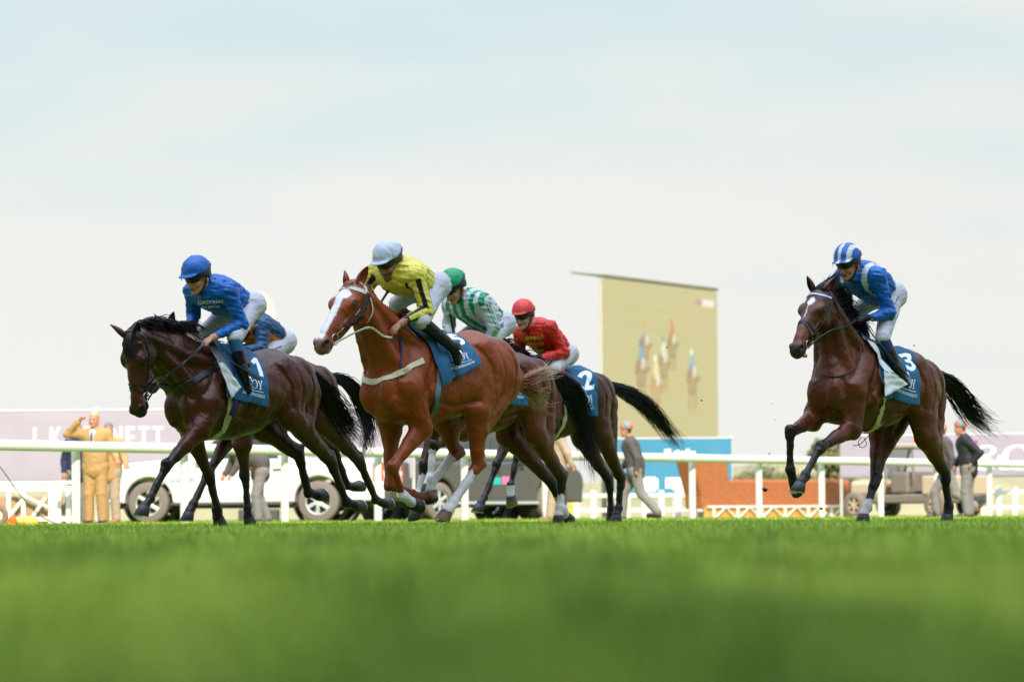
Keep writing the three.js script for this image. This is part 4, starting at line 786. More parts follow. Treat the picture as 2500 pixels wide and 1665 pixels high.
maneOf(second, BLACKHAIR, { n: 160, dir: [-0.8, -0.1, 0.3], len: 0.14, up: 0.3, from: 0.2, to: 0.9, seed: 34 });
{ const m = hairMat(rgb(0.24, 0.075, 0.028)); maneOf(chestnut, m, { n: 200, dir: [-0.5, -0.35, 0.6], len: 0.14, up: 0.3, droop: -0.5, from: 0.05, to: 0.95, seed: 35 }); maneOf(chestnut, m, { n: 120, dir: [-0.95, 0.05, -0.1], len: 0.15, up: 0.4, from: 0.30, to: 0.42, seed: 36 }); forelockOf(chestnut, m, { n: 60, len: 0.06 }); }
{ const m = hairMat(rgb(0.012, 0.011, 0.012)); maneOf(third, m, { n: 140, dir: [-0.6, -0.3, 0.5], len: 0.14, up: 0.3, from: 0.1, to: 0.95, seed: 37 }); }

// ---- tack and riders
const WHITE_STRAP = mat(rgb(0.66, 0.60, 0.50), 0.6), CREAM = mat(rgb(0.64, 0.53, 0.34), 0.7), BLACK = MAT.blackLeather, WHITE_FELT = mat(rgb(0.68, 0.69, 0.64), 0.85), BLUE_LEATHER = mat(rgb(0.03, 0.22, 0.36), 0.5), NAVY = mat(rgb(0.012, 0.02, 0.075), 0.6), GREY_WEB = mat(rgb(0.20, 0.17, 0.13), 0.8), CLOTH = mat(rgb(0.005, 0.14, 0.29), 0.7);
for (const h of [chestnut, leader, lone, third, last, second]) saddle(h, BLACK);
saddlecloth(chestnut, [[984, 798, 0.05], [1106, 806, 0.05], [1172, 891, 0.31], [1076, 938, 0.31]], clothTexture('5', { nx: 425, ny: 775, size: 195 }));
saddlecloth(leader, [[522, 848, 0.05], [608, 864, 0.05], [655, 997, 0.33], [556, 972, 0.33]], clothTexture('1', { nx: 436, ny: 830, tx: 330, size: 205 }));
saddlecloth(lone, [[2098, 824, 0.05], [2200, 870, 0.05], [2247, 995, 0.33], [2160, 970, 0.33]], clothTexture('3', { nx: 425, ny: 800, tx: 320, size: 200 }));
saddlecloth(third, [[1130, 862, 0.05], [1216, 878, 0.05], [1290, 993, 0.32], [1210, 980, 0.32]], clothTexture('4', { nx: 300 }));
saddlecloth(last, [[1335, 902, 0.05], [1420, 920, 0.05], [1460, 1022, 0.32], [1385, 1004, 0.32]], clothTexture('2', { nx: 400 }));
saddlecloth(second, [[610, 872, 0.05], [690, 888, 0.05], [720, 985, 0.32], [640, 970, 0.32]], clothTexture('6', { nx: 400 }));

bridle(chestnut, WHITE_STRAP, { nose: false, ring: 0.045, browW: 0.036 });
bridle(leader, BLACK, { nose: 0.39, flash: true });
const DIAMOND = new THREE.MeshPhysicalMaterial({ roughness: 0.4, map: canvasTexture(512, 32, (c) => { c.fillStyle = '#2d6fae'; c.fillRect(0, 0, 512, 32); c.fillStyle = '#f4f6fa'; for (let i = 0; i < 21; i++) { c.beginPath(); c.arc(12 + i * 24.4, 16, 9.5, 0, 7); c.fill(); } }) });
bridle(lone, BLACK, { nose: 0.36, flash: true, browMat: DIAMOND });
for (const h of [second, third, last]) bridle(h, BLACK, { nose: 0.40 });
// fleece cheek rolls of the chestnut
for (const s of [1, -1]) { const F = new Field(), a = chestnut.F.onto(chestnut.HP(0.06, -0.03, s * 0.12), 0.004, 5), b = chestnut.F.onto(chestnut.HP(0.22, -0.075, s * 0.12), 0.004, 5), c = chestnut.F.onto(chestnut.HP(0.37, -0.085, s * 0.10), 0.004, 5); F.bone(a, b, 0.026, 0.033, 0.02); F.bone(b, c, 0.033, 0.028, 0.02); F.warp = (x, y, z) => noise.noise(x * 70, y * 70, z * 70) * 0.009 + noise.noise(x * 130, y * 130, z * 130) * 0.004; part('cheek_fleece', F.skin(0.006), mat(rgb(0.045, 0.014, 0.008), 0.95), chestnut.g); }
breastgirth(chestnut, CREAM, [[1034, 880, 0.30], [1000, 897, 0.29], [950, 922, 0.20], [888, 940, 0]], 0.05);
part('neck_strap', laid(chestnut.F, visible(chestnut, [[979, 822, 0.17], [979, 850, 0.22], [978, 884, 0.25], [977, 913, 0.25]]), 0.022, 0.005, 20), NAVY, chestnut.g);
girth(chestnut, GREY_WEB, [[1072, 850, 0.26], [1074, 930, 0.31], [1066, 968, 0.30], [1058, 1005, 0.27]], 0.06);
part('girth_strap', laid(chestnut.F, visible(chestnut, [[1075, 936, 0.32], [1071, 952, 0.32], [1066, 970, 0.30], [1059, 1004, 0.27]]), 0.03, 0.005, 24, false, 0.013), BLUE_LEATHER, chestnut.g);
breastgirth(leader, BLACK, [[556, 880, 0.30], [510, 906, 0.29], [455, 938, 0.20], [408, 962, 0]], 0.055);
girth(leader, CREAM, [[560, 880, 0.27], [566, 960, 0.32], [560, 1010, 0.29], [540, 1058, 0.2]], 0.06);
part('girth_strap', laid(leader.F, visible(leader, [[556, 870, 0.28], [568, 930, 0.33], [570, 985, 0.32], [565, 1012, 0.30]]), 0.05, 0.005, 24, false, 0.026), NAVY, leader.g);
patch(leader, 'saddle_pad', [[530, 878, 0.29], [550, 890, 0.31], [588, 945, 0.37], [564, 972, 0.35]], WHITE_FELT, 16, 0.034, 0.02);
patch(leader, 'mesh_pad', [[508, 846, 0.12], [530, 850, 0.16], [553, 890, 0.31], [530, 880, 0.29]], mat(rgb(0.09, 0.09, 0.09), 0.8), 10, 0.02, 0.01);
girth(lone, CREAM, [[2150, 900, 0.29], [2162, 975, 0.33], [2152, 1010, 0.30], [2132, 1050, 0.22]], 0.055);
part('neck_strap', tube([[2098, 800, 0.05], [2102, 850, 0.20], [2098, 885, 0.25], [2075, 908, 0.24], [2040, 920, 0.20], [2005, 912, 0.1], [1988, 892, 0.01]].map((p) => seen(lone, p[0], p[1], 0.006) ?? lone.F.onto(lone.f.px(...p), 0.006, 4)), 0.0065, 40, 6), BLACK, lone.g);
patch(lone, 'saddle_pad', [[2160, 905, 0.33], [2182, 908, 0.35], [2218, 938, 0.38], [2162, 968, 0.36]], WHITE_FELT, 16, 0.036, 0.02);
patch(lone, 'saddle_pad', [[2100, 826, 0.10], [2109, 830, 0.12], [2184, 910, 0.35], [2163, 907, 0.33]], WHITE_FELT, 12, 0.032, 0.01);
part('girth_tie', merged([tube([[2121, 1064, 0.02], [2112, 1085, 0.02], [2117, 1093, 0.02], [2104, 1080, 0.02]].slice(0, 1).concat([[2108, 1078, 0.02], [2098, 1086, 0.02], [2084, 1088, 0.02]]).map((p) => lone.f.px(...p)), 0.004, 16, 5), tube([[2106, 1066, 0.02], [2097, 1078, 0.02], [2100, 1090, 0.02], [2110, 1092, 0.02], [2117, 1084, 0.02], [2110, 1068, 0.02]].map((p) => lone.f.px(...p)), 0.0035, 24, 5)]), BLACK, lone.g);
girth(third, BLACK, [[1190, 900, 0.28], [1200, 970, 0.31], [1190, 1030, 0.24]], 0.055);
girth(last, CREAM, [[1375, 930, 0.28], [1382, 990, 0.32], [1375, 1040, 0.25]], 0.05);
girth(second, BLACK, [[640, 900, 0.28], [650, 970, 0.31], [640, 1030, 0.24]], 0.055);

// silks
const near3 = (p, a, b) => { const d = sub(b, a), t = clamp(dot(sub(p, a), d) / dot(d, d)); return { t, d: len(sub(p, add(a, mul(d, t)))) }; };
const onArm = (p, J) => { for (const s of ['N', 'O']) { const u = near3(p, J['sh' + s], J['el' + s]), w = near3(p, J['el' + s], J['wr' + s]); if (u.d < 0.105 && u.t > 0.12 || w.d < 0.085) return { s, t: w.d < u.d ? 1 + w.t : u.t, a: w.d < u.d ? J['el' + s] : J['sh' + s], b: w.d < u.d ? J['wr' + s] : J['el' + s] }; } return null; };
const plain = (c, v = 0.10) => (p) => mul(c, 1 + v * fbm(p[0] * 7, p[1] * 7, p[2] * 7, 2));
const BLUE = [0.0008, 0.098, 0.38], YELLOW = [0.72, 0.60, 0.085], WHITE = [0.60, 0.59, 0.62], GREEN = [0.005, 0.27, 0.115], RED = [0.60, 0.020, 0.012];
const capPlain = (c) => (q, n) => mul(c, 1 + 0.12 * n);

const riderLeader = jockey(leader, { label: 'jockey in plain royal blue silks and blue cap on the leading dark bay', head: [479, 669], neck: [510, 697], shN: [556, 712], shO: [470, 712], elN: [590, 792], wrN: [532, 818], haN: [506, 831], elO: [472, 768], wrO: [463, 812], haO: [462, 832], hipN: [612, 748], hipO: [572, 745], knN: [572, 826], knO: [505, 806], anN: [594, 912], toN: [606, 952], anO: [545, 905], toO: [548, 940], yaw: 2, pitch: 22, silk: plain(BLUE), capColor: capPlain(BLUE), cuffMat: mat(rgb(0.006, 0.09, 0.19), 0.6), bootTop: 0.42, skin: [0.56, 0.26, 0.17], hair: [0.03, 0.018, 0.01] });
const riderChestnut = jockey(chestnut, { label: 'jockey in yellow silks with black sleeve bars and pale grey cap', head: [947, 632], neck: [983, 653], shN: [1014, 672], shO: [922, 662], elN: [1041, 760], wrN: [990, 782], haN: [965, 800], elO: [893, 704], wrO: [906, 722], haO: [922, 744], hipN: [1062, 700], hipO: [1020, 700], knN: [1030, 786], knO: [968, 742], anN: [1112, 854], toN: [1116, 884], anO: [1040, 860], toO: [1040, 890], l: { elO: -0.30, wrO: -0.16 }, yaw: 4, pitch: 27, beard: 0.5, skin: [0.42, 0.19, 0.115],
  silk: (p, I) => { const a = onArm(p, I.J); if (a) { const d = unit(sub(a.b, a.a)), q = sub(p, a.a), r = sub(q, mul(d, dot(q, d))), e1 = unit(sub([0, 0.3, -1], mul(d, dot([0, 0.3, -1], d)))), e2 = cross(d, e1), w = Math.atan2(dot(r, e2), dot(r, e1)) / 6.2832 * 4 + 0.5, f = Math.abs(w - Math.round(w)); if (f < 0.20 && a.t > 0.03) return [0.010, 0.009, 0.011]; if (a.t > 1.9) return [0.04, 0.04, 0.04]; } return mul(YELLOW, 1 + 0.10 * fbm(p[0] * 7, p[1] * 7, p[2] * 7, 2)); },
  capColor: capPlain([0.50, 0.53, 0.60]), hair: [0.012, 0.009, 0.008], bootTop: 0.3 });
const riderLone = jockey(lone, { label: 'jockey in blue silks with white shoulder stripes and striped cap riding alone', head: [2070, 637], neck: [2099, 660], shN: [2143, 676], shO: [2062, 674], elN: [2172, 764], wrN: [2128, 775], haN: [2102, 777], elO: [2066, 740], wrO: [2086, 772], haO: [2094, 790], hipN: [2180, 722], hipO: [2142, 718], knN: [2156, 826], knO: [2092, 765], anN: [2194, 900], toN: [2214, 936], anO: [2130, 880], toO: [2140, 915], yaw: 4, pitch: 18, glove: [0.012, 0.012, 0.013], skin: [0.50, 0.22, 0.135],
  silk: (p, I) => { const q = sub(p, I.chest), l = dot(q, I.lat), a = onArm(p, I.J); if (!a || a.t < 0.15) { const s = Math.abs(Math.abs(l) - 0.125); if (s < 0.026 && dot(q, I.spine) > -0.26) return mul(WHITE, 0.97); } return mul(BLUE, 1 + 0.10 * fbm(p[0] * 7, p[1] * 7, p[2] * 7, 2)); },
  capColor: (q, n) => { const w = (q[2] / 0.106) * 3.0, f = Math.abs(w - Math.round(w / 2) * 2); return q[1] > 0.012 && f < 0.42 ? mul(WHITE, 1 + 0.05 * n) : mul(BLUE, 1 + 0.1 * n); }, cuffMat: mat(rgb(0.008, 0.03, 0.12), 0.6), bootMat: mat(rgb(0.022, 0.014, 0.011), 0.3), bootTop: 0.42, hair: [0.03, 0.022, 0.015] });
const riderThird = jockey(third, { label: 'jockey in white silks with green stripes and green cap behind the chestnut', head: [1106, 696], neck: [1131, 713], shN: [1176, 736], shO: [1100, 744], elN: [1206, 800], wrN: [1196, 828], haN: [1178, 838], elO: [1096, 792], wrO: [1102, 815], haO: [1108, 830], hipN: [1226, 792], hipO: [1192, 790], knN: [1175, 862], anN: [1235, 925], toN: [1242, 958], yaw: -8, pitch: 32, cell: 0.007, skin: [0.56, 0.26, 0.18],
  silk: (p, I) => { const a = onArm(p, I.J), q = sub(p, I.chest); if (a && a.t > 0.1) { const d = unit(sub(a.b, a.a)), r0 = sub(p, a.a), r = sub(r0, mul(d, dot(r0, d))), e1 = unit(sub([0.2, 0.3, -1], mul(d, dot([0.2, 0.3, -1], d)))), w = Math.atan2(dot(r, cross(d, e1)), dot(r, e1)); return [-0.35, 0, 0.35].some((k) => Math.abs(w - k) < 0.09) ? GREEN : WHITE; } const l = dot(q, I.lat) * 10.5 + 0.5, f = Math.abs(l - Math.round(l)); return f < 0.25 ? GREEN : WHITE; },
  capColor: capPlain([0.005, 0.30, 0.115]), cuffMat: mat(rgb(0.6, 0.6, 0.6), 0.6), hair: [0.05, 0.03, 0.018] });
const riderLast = jockey(last, { label: 'jockey in red silks with gold braid and red cap at the rear', head: [1278, 766], neck: [1311, 800], shN: [1342, 800], shO: [1272, 812], elN: [1378, 862], wrN: [1324, 872], haN: [1304, 872], elO: [1268, 862], wrO: [1288, 876], haO: [1294, 884], hipN: [1384, 866], hipO: [1356, 866], knN: [1354, 902], anN: [1410, 944], toN: [1424, 968], knO: [1310, 890], anO: [1350, 940], toO: [1360, 965], yaw: 10, pitch: 14, cell: 0.007, glove: [0.010, 0.010, 0.011], skin: [0.56, 0.26, 0.18],
  silk: (p, I) => mul(RED, 1 + 0.12 * fbm(p[0] * 7, p[1] * 7, p[2] * 7, 2)), capColor: capPlain([0.55, 0.025, 0.022]), cuffMat: mat(rgb(0.38, 0.010, 0.03), 0.6), bootTop: 0.34, hair: [0.02, 0.014, 0.01] });
const riderSecond = jockey(second, { label: 'jockey in dark blue silks with an orange chest bent low behind the leading rider', head: [588, 786], neck: [610, 800], shN: [640, 796], shO: [590, 800], elN: [638, 852], wrN: [580, 858], haN: [556, 860], elO: [572, 842], wrO: [552, 852], haO: [548, 858], hipN: [690, 836], hipO: [660, 834], knN: [640, 880], anN: [680, 930], toN: [690, 960], yaw: 0, pitch: 30, cell: 0.008, skin: SKIN,
  silk: (p, I) => { const q = sub(p, I.chest); return !onArm(p, I.J) && dot(q, I.up) < -0.02 ? [0.80, 0.24, 0.01] : mul([0.006, 0.055, 0.13], 1 + 0.1 * noise.noise(p[0] * 9, p[1] * 9, p[2] * 9)); }, capColor: capPlain([0.006, 0.055, 0.13]) });

// reins, stirrups and whips
reins(chestnut, WHITE_STRAP, [riderChestnut.J.haN, riderChestnut.J.haO], { via: [[878, 806, 0.13], [905, 800, 0.13], [935, 820, 0.14], [952, 825, 0.13]], tail: [[934, 745, -0.02], [948, 770, 0.06], [960, 795, 0.09], [978, 818, 0.12], [982, 808, 0.13], [975, 797, 0.12]] });
reins(leader, BLACK, [riderLeader.J.haN, riderLeader.J.haO], { via: [[392, 930, 0.12], [440, 892, 0.18]] });
reins(lone, BLACK, [riderLone.J.haN, riderLone.J.haO], { via: [[2020, 812, 0.12], [2060, 797, 0.13]] });
reins(third, BLACK, [riderThird.J.haN, riderThird.J.haO]); reins(last, BLACK, [riderLast.J.haN, riderLast.J.haO]); reins(second, BLACK, [riderSecond.J.haN, riderSecond.J.haO]);
for (const [h, r] of [[chestnut, riderChestnut], [leader, riderLeader], [lone, riderLone], [third, riderThird], [last, riderLast], [second, riderSecond]]) for (const s of [['N', 1], ['O', -1]]) stirrup(h, add(mid(r.J['an' + s[0]], r.J['to' + s[0]], 0.62), [0, -0.02, 0]), add(r.J['kn' + s[0]], [-0.04, -0.03, s[1] * 0.05]), BLACK, s[1]);
function whip(h, label, q, r1 = 0.011, r2 = 0.005) {
  const P = q.map((p) => h.f.px(...p)), o = thing('riding_whip', label, 'whip', 'whips held by the jockeys'); o.position.copy(h.f.O); o.rotation.y = h.f.turn;
  part('shaft', tube(P, r1 * 0.75, 18, 6, false, r2), BLACK, o); const n = P.length - 1, d = unit(sub(P[1], P[0]));
  part('grip', merged([rod(P[0], add(P[0], mul(d, 0.14)), r1, r1 * 0.9), ball(r1 * 1.5, ...P[0])]), BLACK, o);
  const e = P[n], b = unit(sub(P[n], P[n - 1])); part('flap', strap([add(e, mul(b, -0.10)), e, add(e, mul(b, 0.05))], 0.034, 0.010, () => [0, 0.3, -1], 6), BLACK, o);
}
whip(leader, 'black whip slanting down past the boot of the rider in plain blue', [[455, 802, 0.02], [488, 826, 0.10], [512, 838, 0.14], [560, 880, 0.36], [588, 898, 0.38], [624, 921, 0.39]]);
whip(chestnut, 'black whip sticking up from the fist of the rider in yellow', [[946, 712, -0.05], [936, 728, -0.06], [926, 746, -0.07], [918, 775, -0.14], [914, 800, -0.18]]);
whip(lone, 'long black whip slanting down from the glove of the lone rider', [[2098, 776, 0.10], [2112, 790, 0.16], [2140, 828, 0.30], [2170, 865, 0.38], [2206, 904, 0.40]]);
whip(third, 'short black whip upright in front of the rider in green stripes', [[1099, 770, -0.02], [1104, 795, -0.03], [1108, 830, -0.06], [1112, 850, -0.08]]);

// ---- print on the clothing
const INK = rgb(0.75, 0.75, 0.76);
printOn(riderLeader.o.children[1], 'chest_print', riderLeader.Jk, leader.f, [[482, 728, 0.05], [544, 728, 0.12], [544, 756, 0.12], [482, 756, 0.05]], textTexture([['Emirates', 'bold 122px serif', 78], ['FLY BETTER', 'bold 72px sans-serif', 190]], '#fff'), INK);
{ const tex = canvasTexture(512, 512, (c) => { c.fillStyle = '#000'; c.fillRect(0, 0, 512, 512); c.strokeStyle = '#fff'; c.lineWidth = 18; for (const y of [110, 250, 390]) { c.beginPath(); c.moveTo(60, y); c.lineTo(452, y - 20); c.stroke(); for (const x of [90, 170, 256, 342, 422]) { c.beginPath(); c.ellipse(x, y - 10, 34, 30, 0, 0, 7); c.stroke(); } } c.beginPath(); c.moveTo(256, 60); c.lineTo(256, 470); c.stroke(); }); printOn(riderLast.o.children[1], 'gold_braid', riderLast.Jk, last.f, [[1276, 815, 0], [1332, 812, 0.1], [1334, 872, 0.1], [1282, 872, 0]], tex, rgb(0.70, 0.42, 0.03)); }
printOn(riderThird.o.children[2], 'thigh_print', riderThird.Br, third.f, [[1208, 792, 0.1], [1232, 782, 0.1], [1236, 804, 0.1], [1212, 814, 0.1]], textTexture([['DW', 'bold italic 190px sans-serif', 128]], '#fff'), rgb(0.03, 0.02, 0.24));
printOn(riderLone.o.children[2], 'thigh_print', riderLone.Br, lone.f, [[2164, 772, 0.1], [2190, 722, 0.1], [2202, 728, 0.1], [2176, 780, 0.1]], textTexture([['Robertson', 'bold 100px sans-serif', 128]], '#fff'), rgb(0.02, 0.05, 0.16));
printOn(riderSecond.o.children[2], 'thigh_print', riderSecond.Br, second.f, [[664, 850, 0.1], [692, 838, 0.1], [696, 850, 0.1], [668, 862, 0.1]], textTexture([['WOC', 'bold 120px sans-serif', 128]], '#fff'), rgb(0.05, 0.05, 0.06));
part('tongue', (() => { const F = new Field(); F.blob(lone.HP(0.575, -0.078, 0.030), [0.018, 0.030, 0.016], 0.01, 1, lone.hx, lone.hy, lone.hz); F.blob(lone.HP(0.560, -0.098, 0.036), [0.014, 0.022, 0.012], 0.01, 1, lone.hx, lone.hy, lone.hz); return F.skin(0.006); })(), mat(rgb(0.50, 0.20, 0.17), 0.35), lone.g);

// ------------------------------------------------------------------ running rail
const PLASTIC = mat(rgb(0.80, 0.77, 0.70), 0.45);
const railAt = (t) => [-6.47 + 12.9 * t, -(63.6 + 23.4 * t)];
{
  const g = thing('running_rail', 'long white plastic running rail on round posts beyond the horses', 'rail'), a = railAt(-0.9), b = railAt(2.6), d = unit([b[0] - a[0], 0, b[1] - a[1]]), nrm = [-d[2], 0, d[0]], toCam = nrm[2] > 0 ? nrm : mul(nrm, -1);
  const prof = new THREE.Shape(); prof.absellipse(0, 0, 0.055, 0.072, 0, Math.PI * 2);
  const L = Math.hypot(b[0] - a[0], b[1] - a[1]), seg = 2.9 * 2;
  for (let s = 0; s < L; s += seg) { const e = Math.min(L, s + seg) - 0.012, p0 = add([a[0], 1.165, a[1]], mul(d, s)), p1 = add([a[0], 1.165, a[1]], mul(d, e)); const geo = rod(p0, p1, 0.078, 0.078, 18); part('top_rail', geo.translate(toCam[0] * 0.16, 0, toCam[2] * 0.16), PLASTIC, g); }
  for (let i = -7; i <= 22; i++) {
    const [x, z] = railAt(i * 0.1093), post = part('post', new THREE.LatheGeometry([[0, 0], [0.066, 0], [0.066, 1.08], [0.058, 1.11], [0, 1.11]].map(([r, y]) => new THREE.Vector2(r, y)), 16).translate(x, 0, z), PLASTIC, g);
    part('bracket', tube([[x, 1.06, z], [x + toCam[0] * 0.05, 1.15, z + toCam[2] * 0.05], [x + toCam[0] * 0.15, 1.15, z + toCam[2] * 0.15]], 0.022, 10, 6), PLASTIC, post);
  }
}
// ------------------------------------------------------------------ advertising boards
const facing = (o, deg) => { o.rotation.y = deg * Math.PI / 180; return o; };
function board(label, u0, u1, z0, z1, h0, h1, colour, draw, name = 'advertising_board', tw = 1024, th = 256) {
  const a = ground(u0, z0), b = ground(u1, z1), L = a.distanceTo(b), g = thing(name, label, 'banner');
  g.position.copy(a); g.rotation.y = Math.atan2(-(b.z - a.z), b.x - a.x);
  const tex = canvasTexture(tw, th, (c, w, h) => { c.fillStyle = colour; c.fillRect(0, 0, w, h); const R = rng(9); for (let i = 0; i < 300; i++) { c.fillStyle = R() < 0.5 ? 'rgba(255,255,255,0.012)' : 'rgba(60,50,60,0.012)'; c.fillRect(R() * w, R() * h, 20 + R() * 90, 10 + R() * 40); } draw(c, w, h, L); });
  const face = new THREE.MeshStandardMaterial({ map: tex, roughness: 0.8 });
  part('panel', sheet(40, 6, (u, v) => [u * L, lerp(h0, h1, v), 0.02 * noise.noise(u * L * 0.9, v * 2, 3)], 0.012), face, g);
  const frame = mat(rgb(0.55, 0.54, 0.52), 0.5);
  for (let x = 0; x <= L + 0.01; x += L / Math.max(2, Math.round(L / 3))) { const p = part('frame_post', rbox(0.06, h1 + 0.04, 0.06, 0.01, x, (h1 + 0.04) / 2, -0.07), frame, g); part('clip', ball(0.045, x, h1 + 0.03, -0.02), PLASTIC, p); }
  part('top_bar', rod([0, h1 + 0.02, -0.05], [L, h1 + 0.02, -0.05], 0.022), frame, g); part('bottom_bar', rod([0, h0 - 0.02, -0.05], [L, h0 - 0.02, -0.05], 0.022), frame, g);
  return g;
}
const pxW = (L, u, u0, u1, w) => (u - u0) / (u1 - u0) * w;
board('pale lilac banner with tall white letters behind the rail at the left', -150, 1010, 84, 84, 0.86, 2.20, '#a89fab', (c, w, h) => {
  c.fillStyle = '#ffffff'; c.textAlign = 'center'; c.textBaseline = 'alphabetic'; c.font = '112px sans-serif';
  const T = [['L', 88], ['K', 131], ['B', 176], ['E', 212], ['N', 248], ['N', 283], ['E', 316], ['T', 350], ['T', 384]];
  const f = 2048 / 1160; for (const [t, u] of T) { c.save(); c.translate((u + 150) * f, h * 0.54); c.scale(0.8, 1); c.fillText(t, 0, 0); c.fillText(t, 3, 0); c.restore(); }
}, 'banner', 2048, 256);
board('pale lilac banner with a white ampersand behind the walkers at the right', 2054, 2640, 99, 97, 0.95, 1.86, '#a89fab', (c, w, h) => {
  c.fillStyle = '#ffffff'; c.font = '215px serif'; c.textBaseline = 'alphabetic'; const f = w / 586; c.fillText('&', (2378 - 2054) * f, h * 0.86); c.fillText('CO', (2446 - 2054) * f, h * 0.86);
}, 'banner');
board('blue sponsor board with white logos below the big screen', 1505, 1788, 104, 104, 0.55, 1.93, '#3f86a6', (c, w, h) => {
  c.fillStyle = '#f4f4f0'; const X = (u) => (u - 1505) / 283 * w, Y = (v) => (v - 1064) / 140 * h, box = (u0, v0, u1, v1) => c.fillRect(X(u0), Y(v0), X(u1) - X(u0), Y(v1) - Y(v0));
  for (const s of [0]) { box(1624 + s, 1088, 1640 + s, 1116); box(1646 + s, 1094, 1700 + s, 1116); box(1652 + s, 1090, 1662 + s, 1094); box(1676 + s, 1088, 1686 + s, 1094); }
  box(1570, 1160, 1608, 1186); box(1576, 1156, 1602, 1192); box(1626, 1158, 1700, 1184); c.beginPath(); c.moveTo(X(1640), Y(1184)); c.lineTo(X(1686), Y(1184)); c.lineTo(X(1662), Y(1202)); c.fill(); c.fillStyle = '#57a0bd'; for (const u of [1634, 1650, 1668, 1684]) c.fillRect(X(u), Y(1164), 6, 18);
}, 'sponsor_board', 1024, 256);

// ------------------------------------------------------------------ big screen
{
  const a = ground(1476, 168), b = ground(1755, 179), L = a.distanceTo(b), g = thing('big_screen', 'tall outdoor video screen showing the race, far behind the horses', 'screen');
  g.position.copy(a); g.rotation.y = Math.atan2(-(b.z - a.z), b.x - a.x);
  const y0 = 3.15, y1 = 9.38;
  const tex = canvasTexture(1024, 512, (c, w, h) => {
    c.fillStyle = '#b8ae80'; c.fillRect(0, 0, w, h); const R = rng(77);
    for (let i = 0; i < 900; i++) { c.fillStyle = R() < 0.5 ? 'rgba(150,165,80,0.06)' : 'rgba(200,170,110,0.06)'; c.fillRect(R() * w, R() * h, 60 + R() * 160, 4 + R() * 12); }
    const runner = (u, v, s, horse, silk, cap) => { // u, v in photograph pixels
      const x = (u - 1476) / 279 * w, y = (v - 672 - (u - 1476) * 0.1) / 392 * h, k = s * 2.4; c.save(); c.translate(x, y); c.scale(k * 1.25, k);
      c.fillStyle = horse; c.globalAlpha = 0.42; c.beginPath(); c.ellipse(0, 18, 13, 17, 0.2, 0, 7); c.fill(); c.beginPath(); c.ellipse(-8, 8, 6, 13, 0.5, 0, 7); c.fill(); c.fillRect(-11, 26, 4, 26); c.fillRect(-1, 28, 4, 24); c.fillRect(7, 26, 4, 22); c.beginPath(); c.ellipse(15, 14, 8, 3, -0.4, 0, 7); c.fill();
      c.globalAlpha = 0.58; c.fillStyle = silk; c.beginPath(); c.ellipse(0, -4, 7, 10, 0.2, 0, 7); c.fill(); c.fillStyle = '#e6e2dc'; c.beginPath(); c.ellipse(5, 6, 5, 7, 0.3, 0, 7); c.fill(); c.fillStyle = cap; c.beginPath(); c.ellipse(-2, -17, 4.5, 4.5, 0, 0, 7); c.fill(); c.restore();
    };
    runner(1574, 815, 1.0, '#8a6a4a', '#a9a4a4', '#e88b52'); runner(1640, 812, 1.0, '#8a6a4a', '#c96a55', '#e0533a'); runner(1618, 858, 1.1, '#8f6d4c', '#dfe6dc', '#4fae79'); runner(1564, 870, 1.2, '#8f6a4a', '#6f9cc4', '#3d7fc0'); runner(1600, 912, 1.25, '#b8845a', '#e6dfa0', '#f2f0ea'); runner(1690, 895, 1.2, '#8f6a4a', '#7fa6c9', '#e8ecf2');
    c.fillStyle = '#d8cfc2'; c.fillRect(w * 0.86, h * 0.06, w * 0.11, h * 0.05); c.fillStyle = '#b78f84'; c.fillRect(w * 0.80, h * 0.07, w * 0.06, h * 0.035);
  });
  const lit = new THREE.MeshStandardMaterial({ color: rgb(0.02, 0.02, 0.02), emissive: rgb(1, 1, 1), emissiveMap: tex, emissiveIntensity: 1.25, roughness: 0.6 });
  const face = new THREE.PlaneGeometry(L, y1 - y0); face.translate(L / 2, (y0 + y1) / 2, 0.02); part('display', face, lit, g);
  const dark = mat(rgb(0.09, 0.085, 0.07), 0.6);
  part('cabinet', rbox(L - 0.06, y1 - y0 - 0.06, 0.12, 0.02, L / 2, (y0 + y1) / 2, -0.09), mat(rgb(0.5, 0.47, 0.36), 0.6), g);
  part('top_beam', rbox(L + 0.1, 0.12, 0.3, 0.02, L / 2, y1 + 0.10, -0.09), mat(rgb(0.22, 0.2, 0.13), 0.6), g);
  part('boom', rod([-2.9, y1 + 0.08, -0.09], [0.1, y1 + 0.10, -0.09], 0.03, 0.06), mat(rgb(0.22, 0.2, 0.13), 0.6), g);
  for (const x of [1.2, L - 1.2]) part('leg', rbox(0.4, y0, 0.4, 0.02, x, y0 / 2, -0.35), dark, g);
}
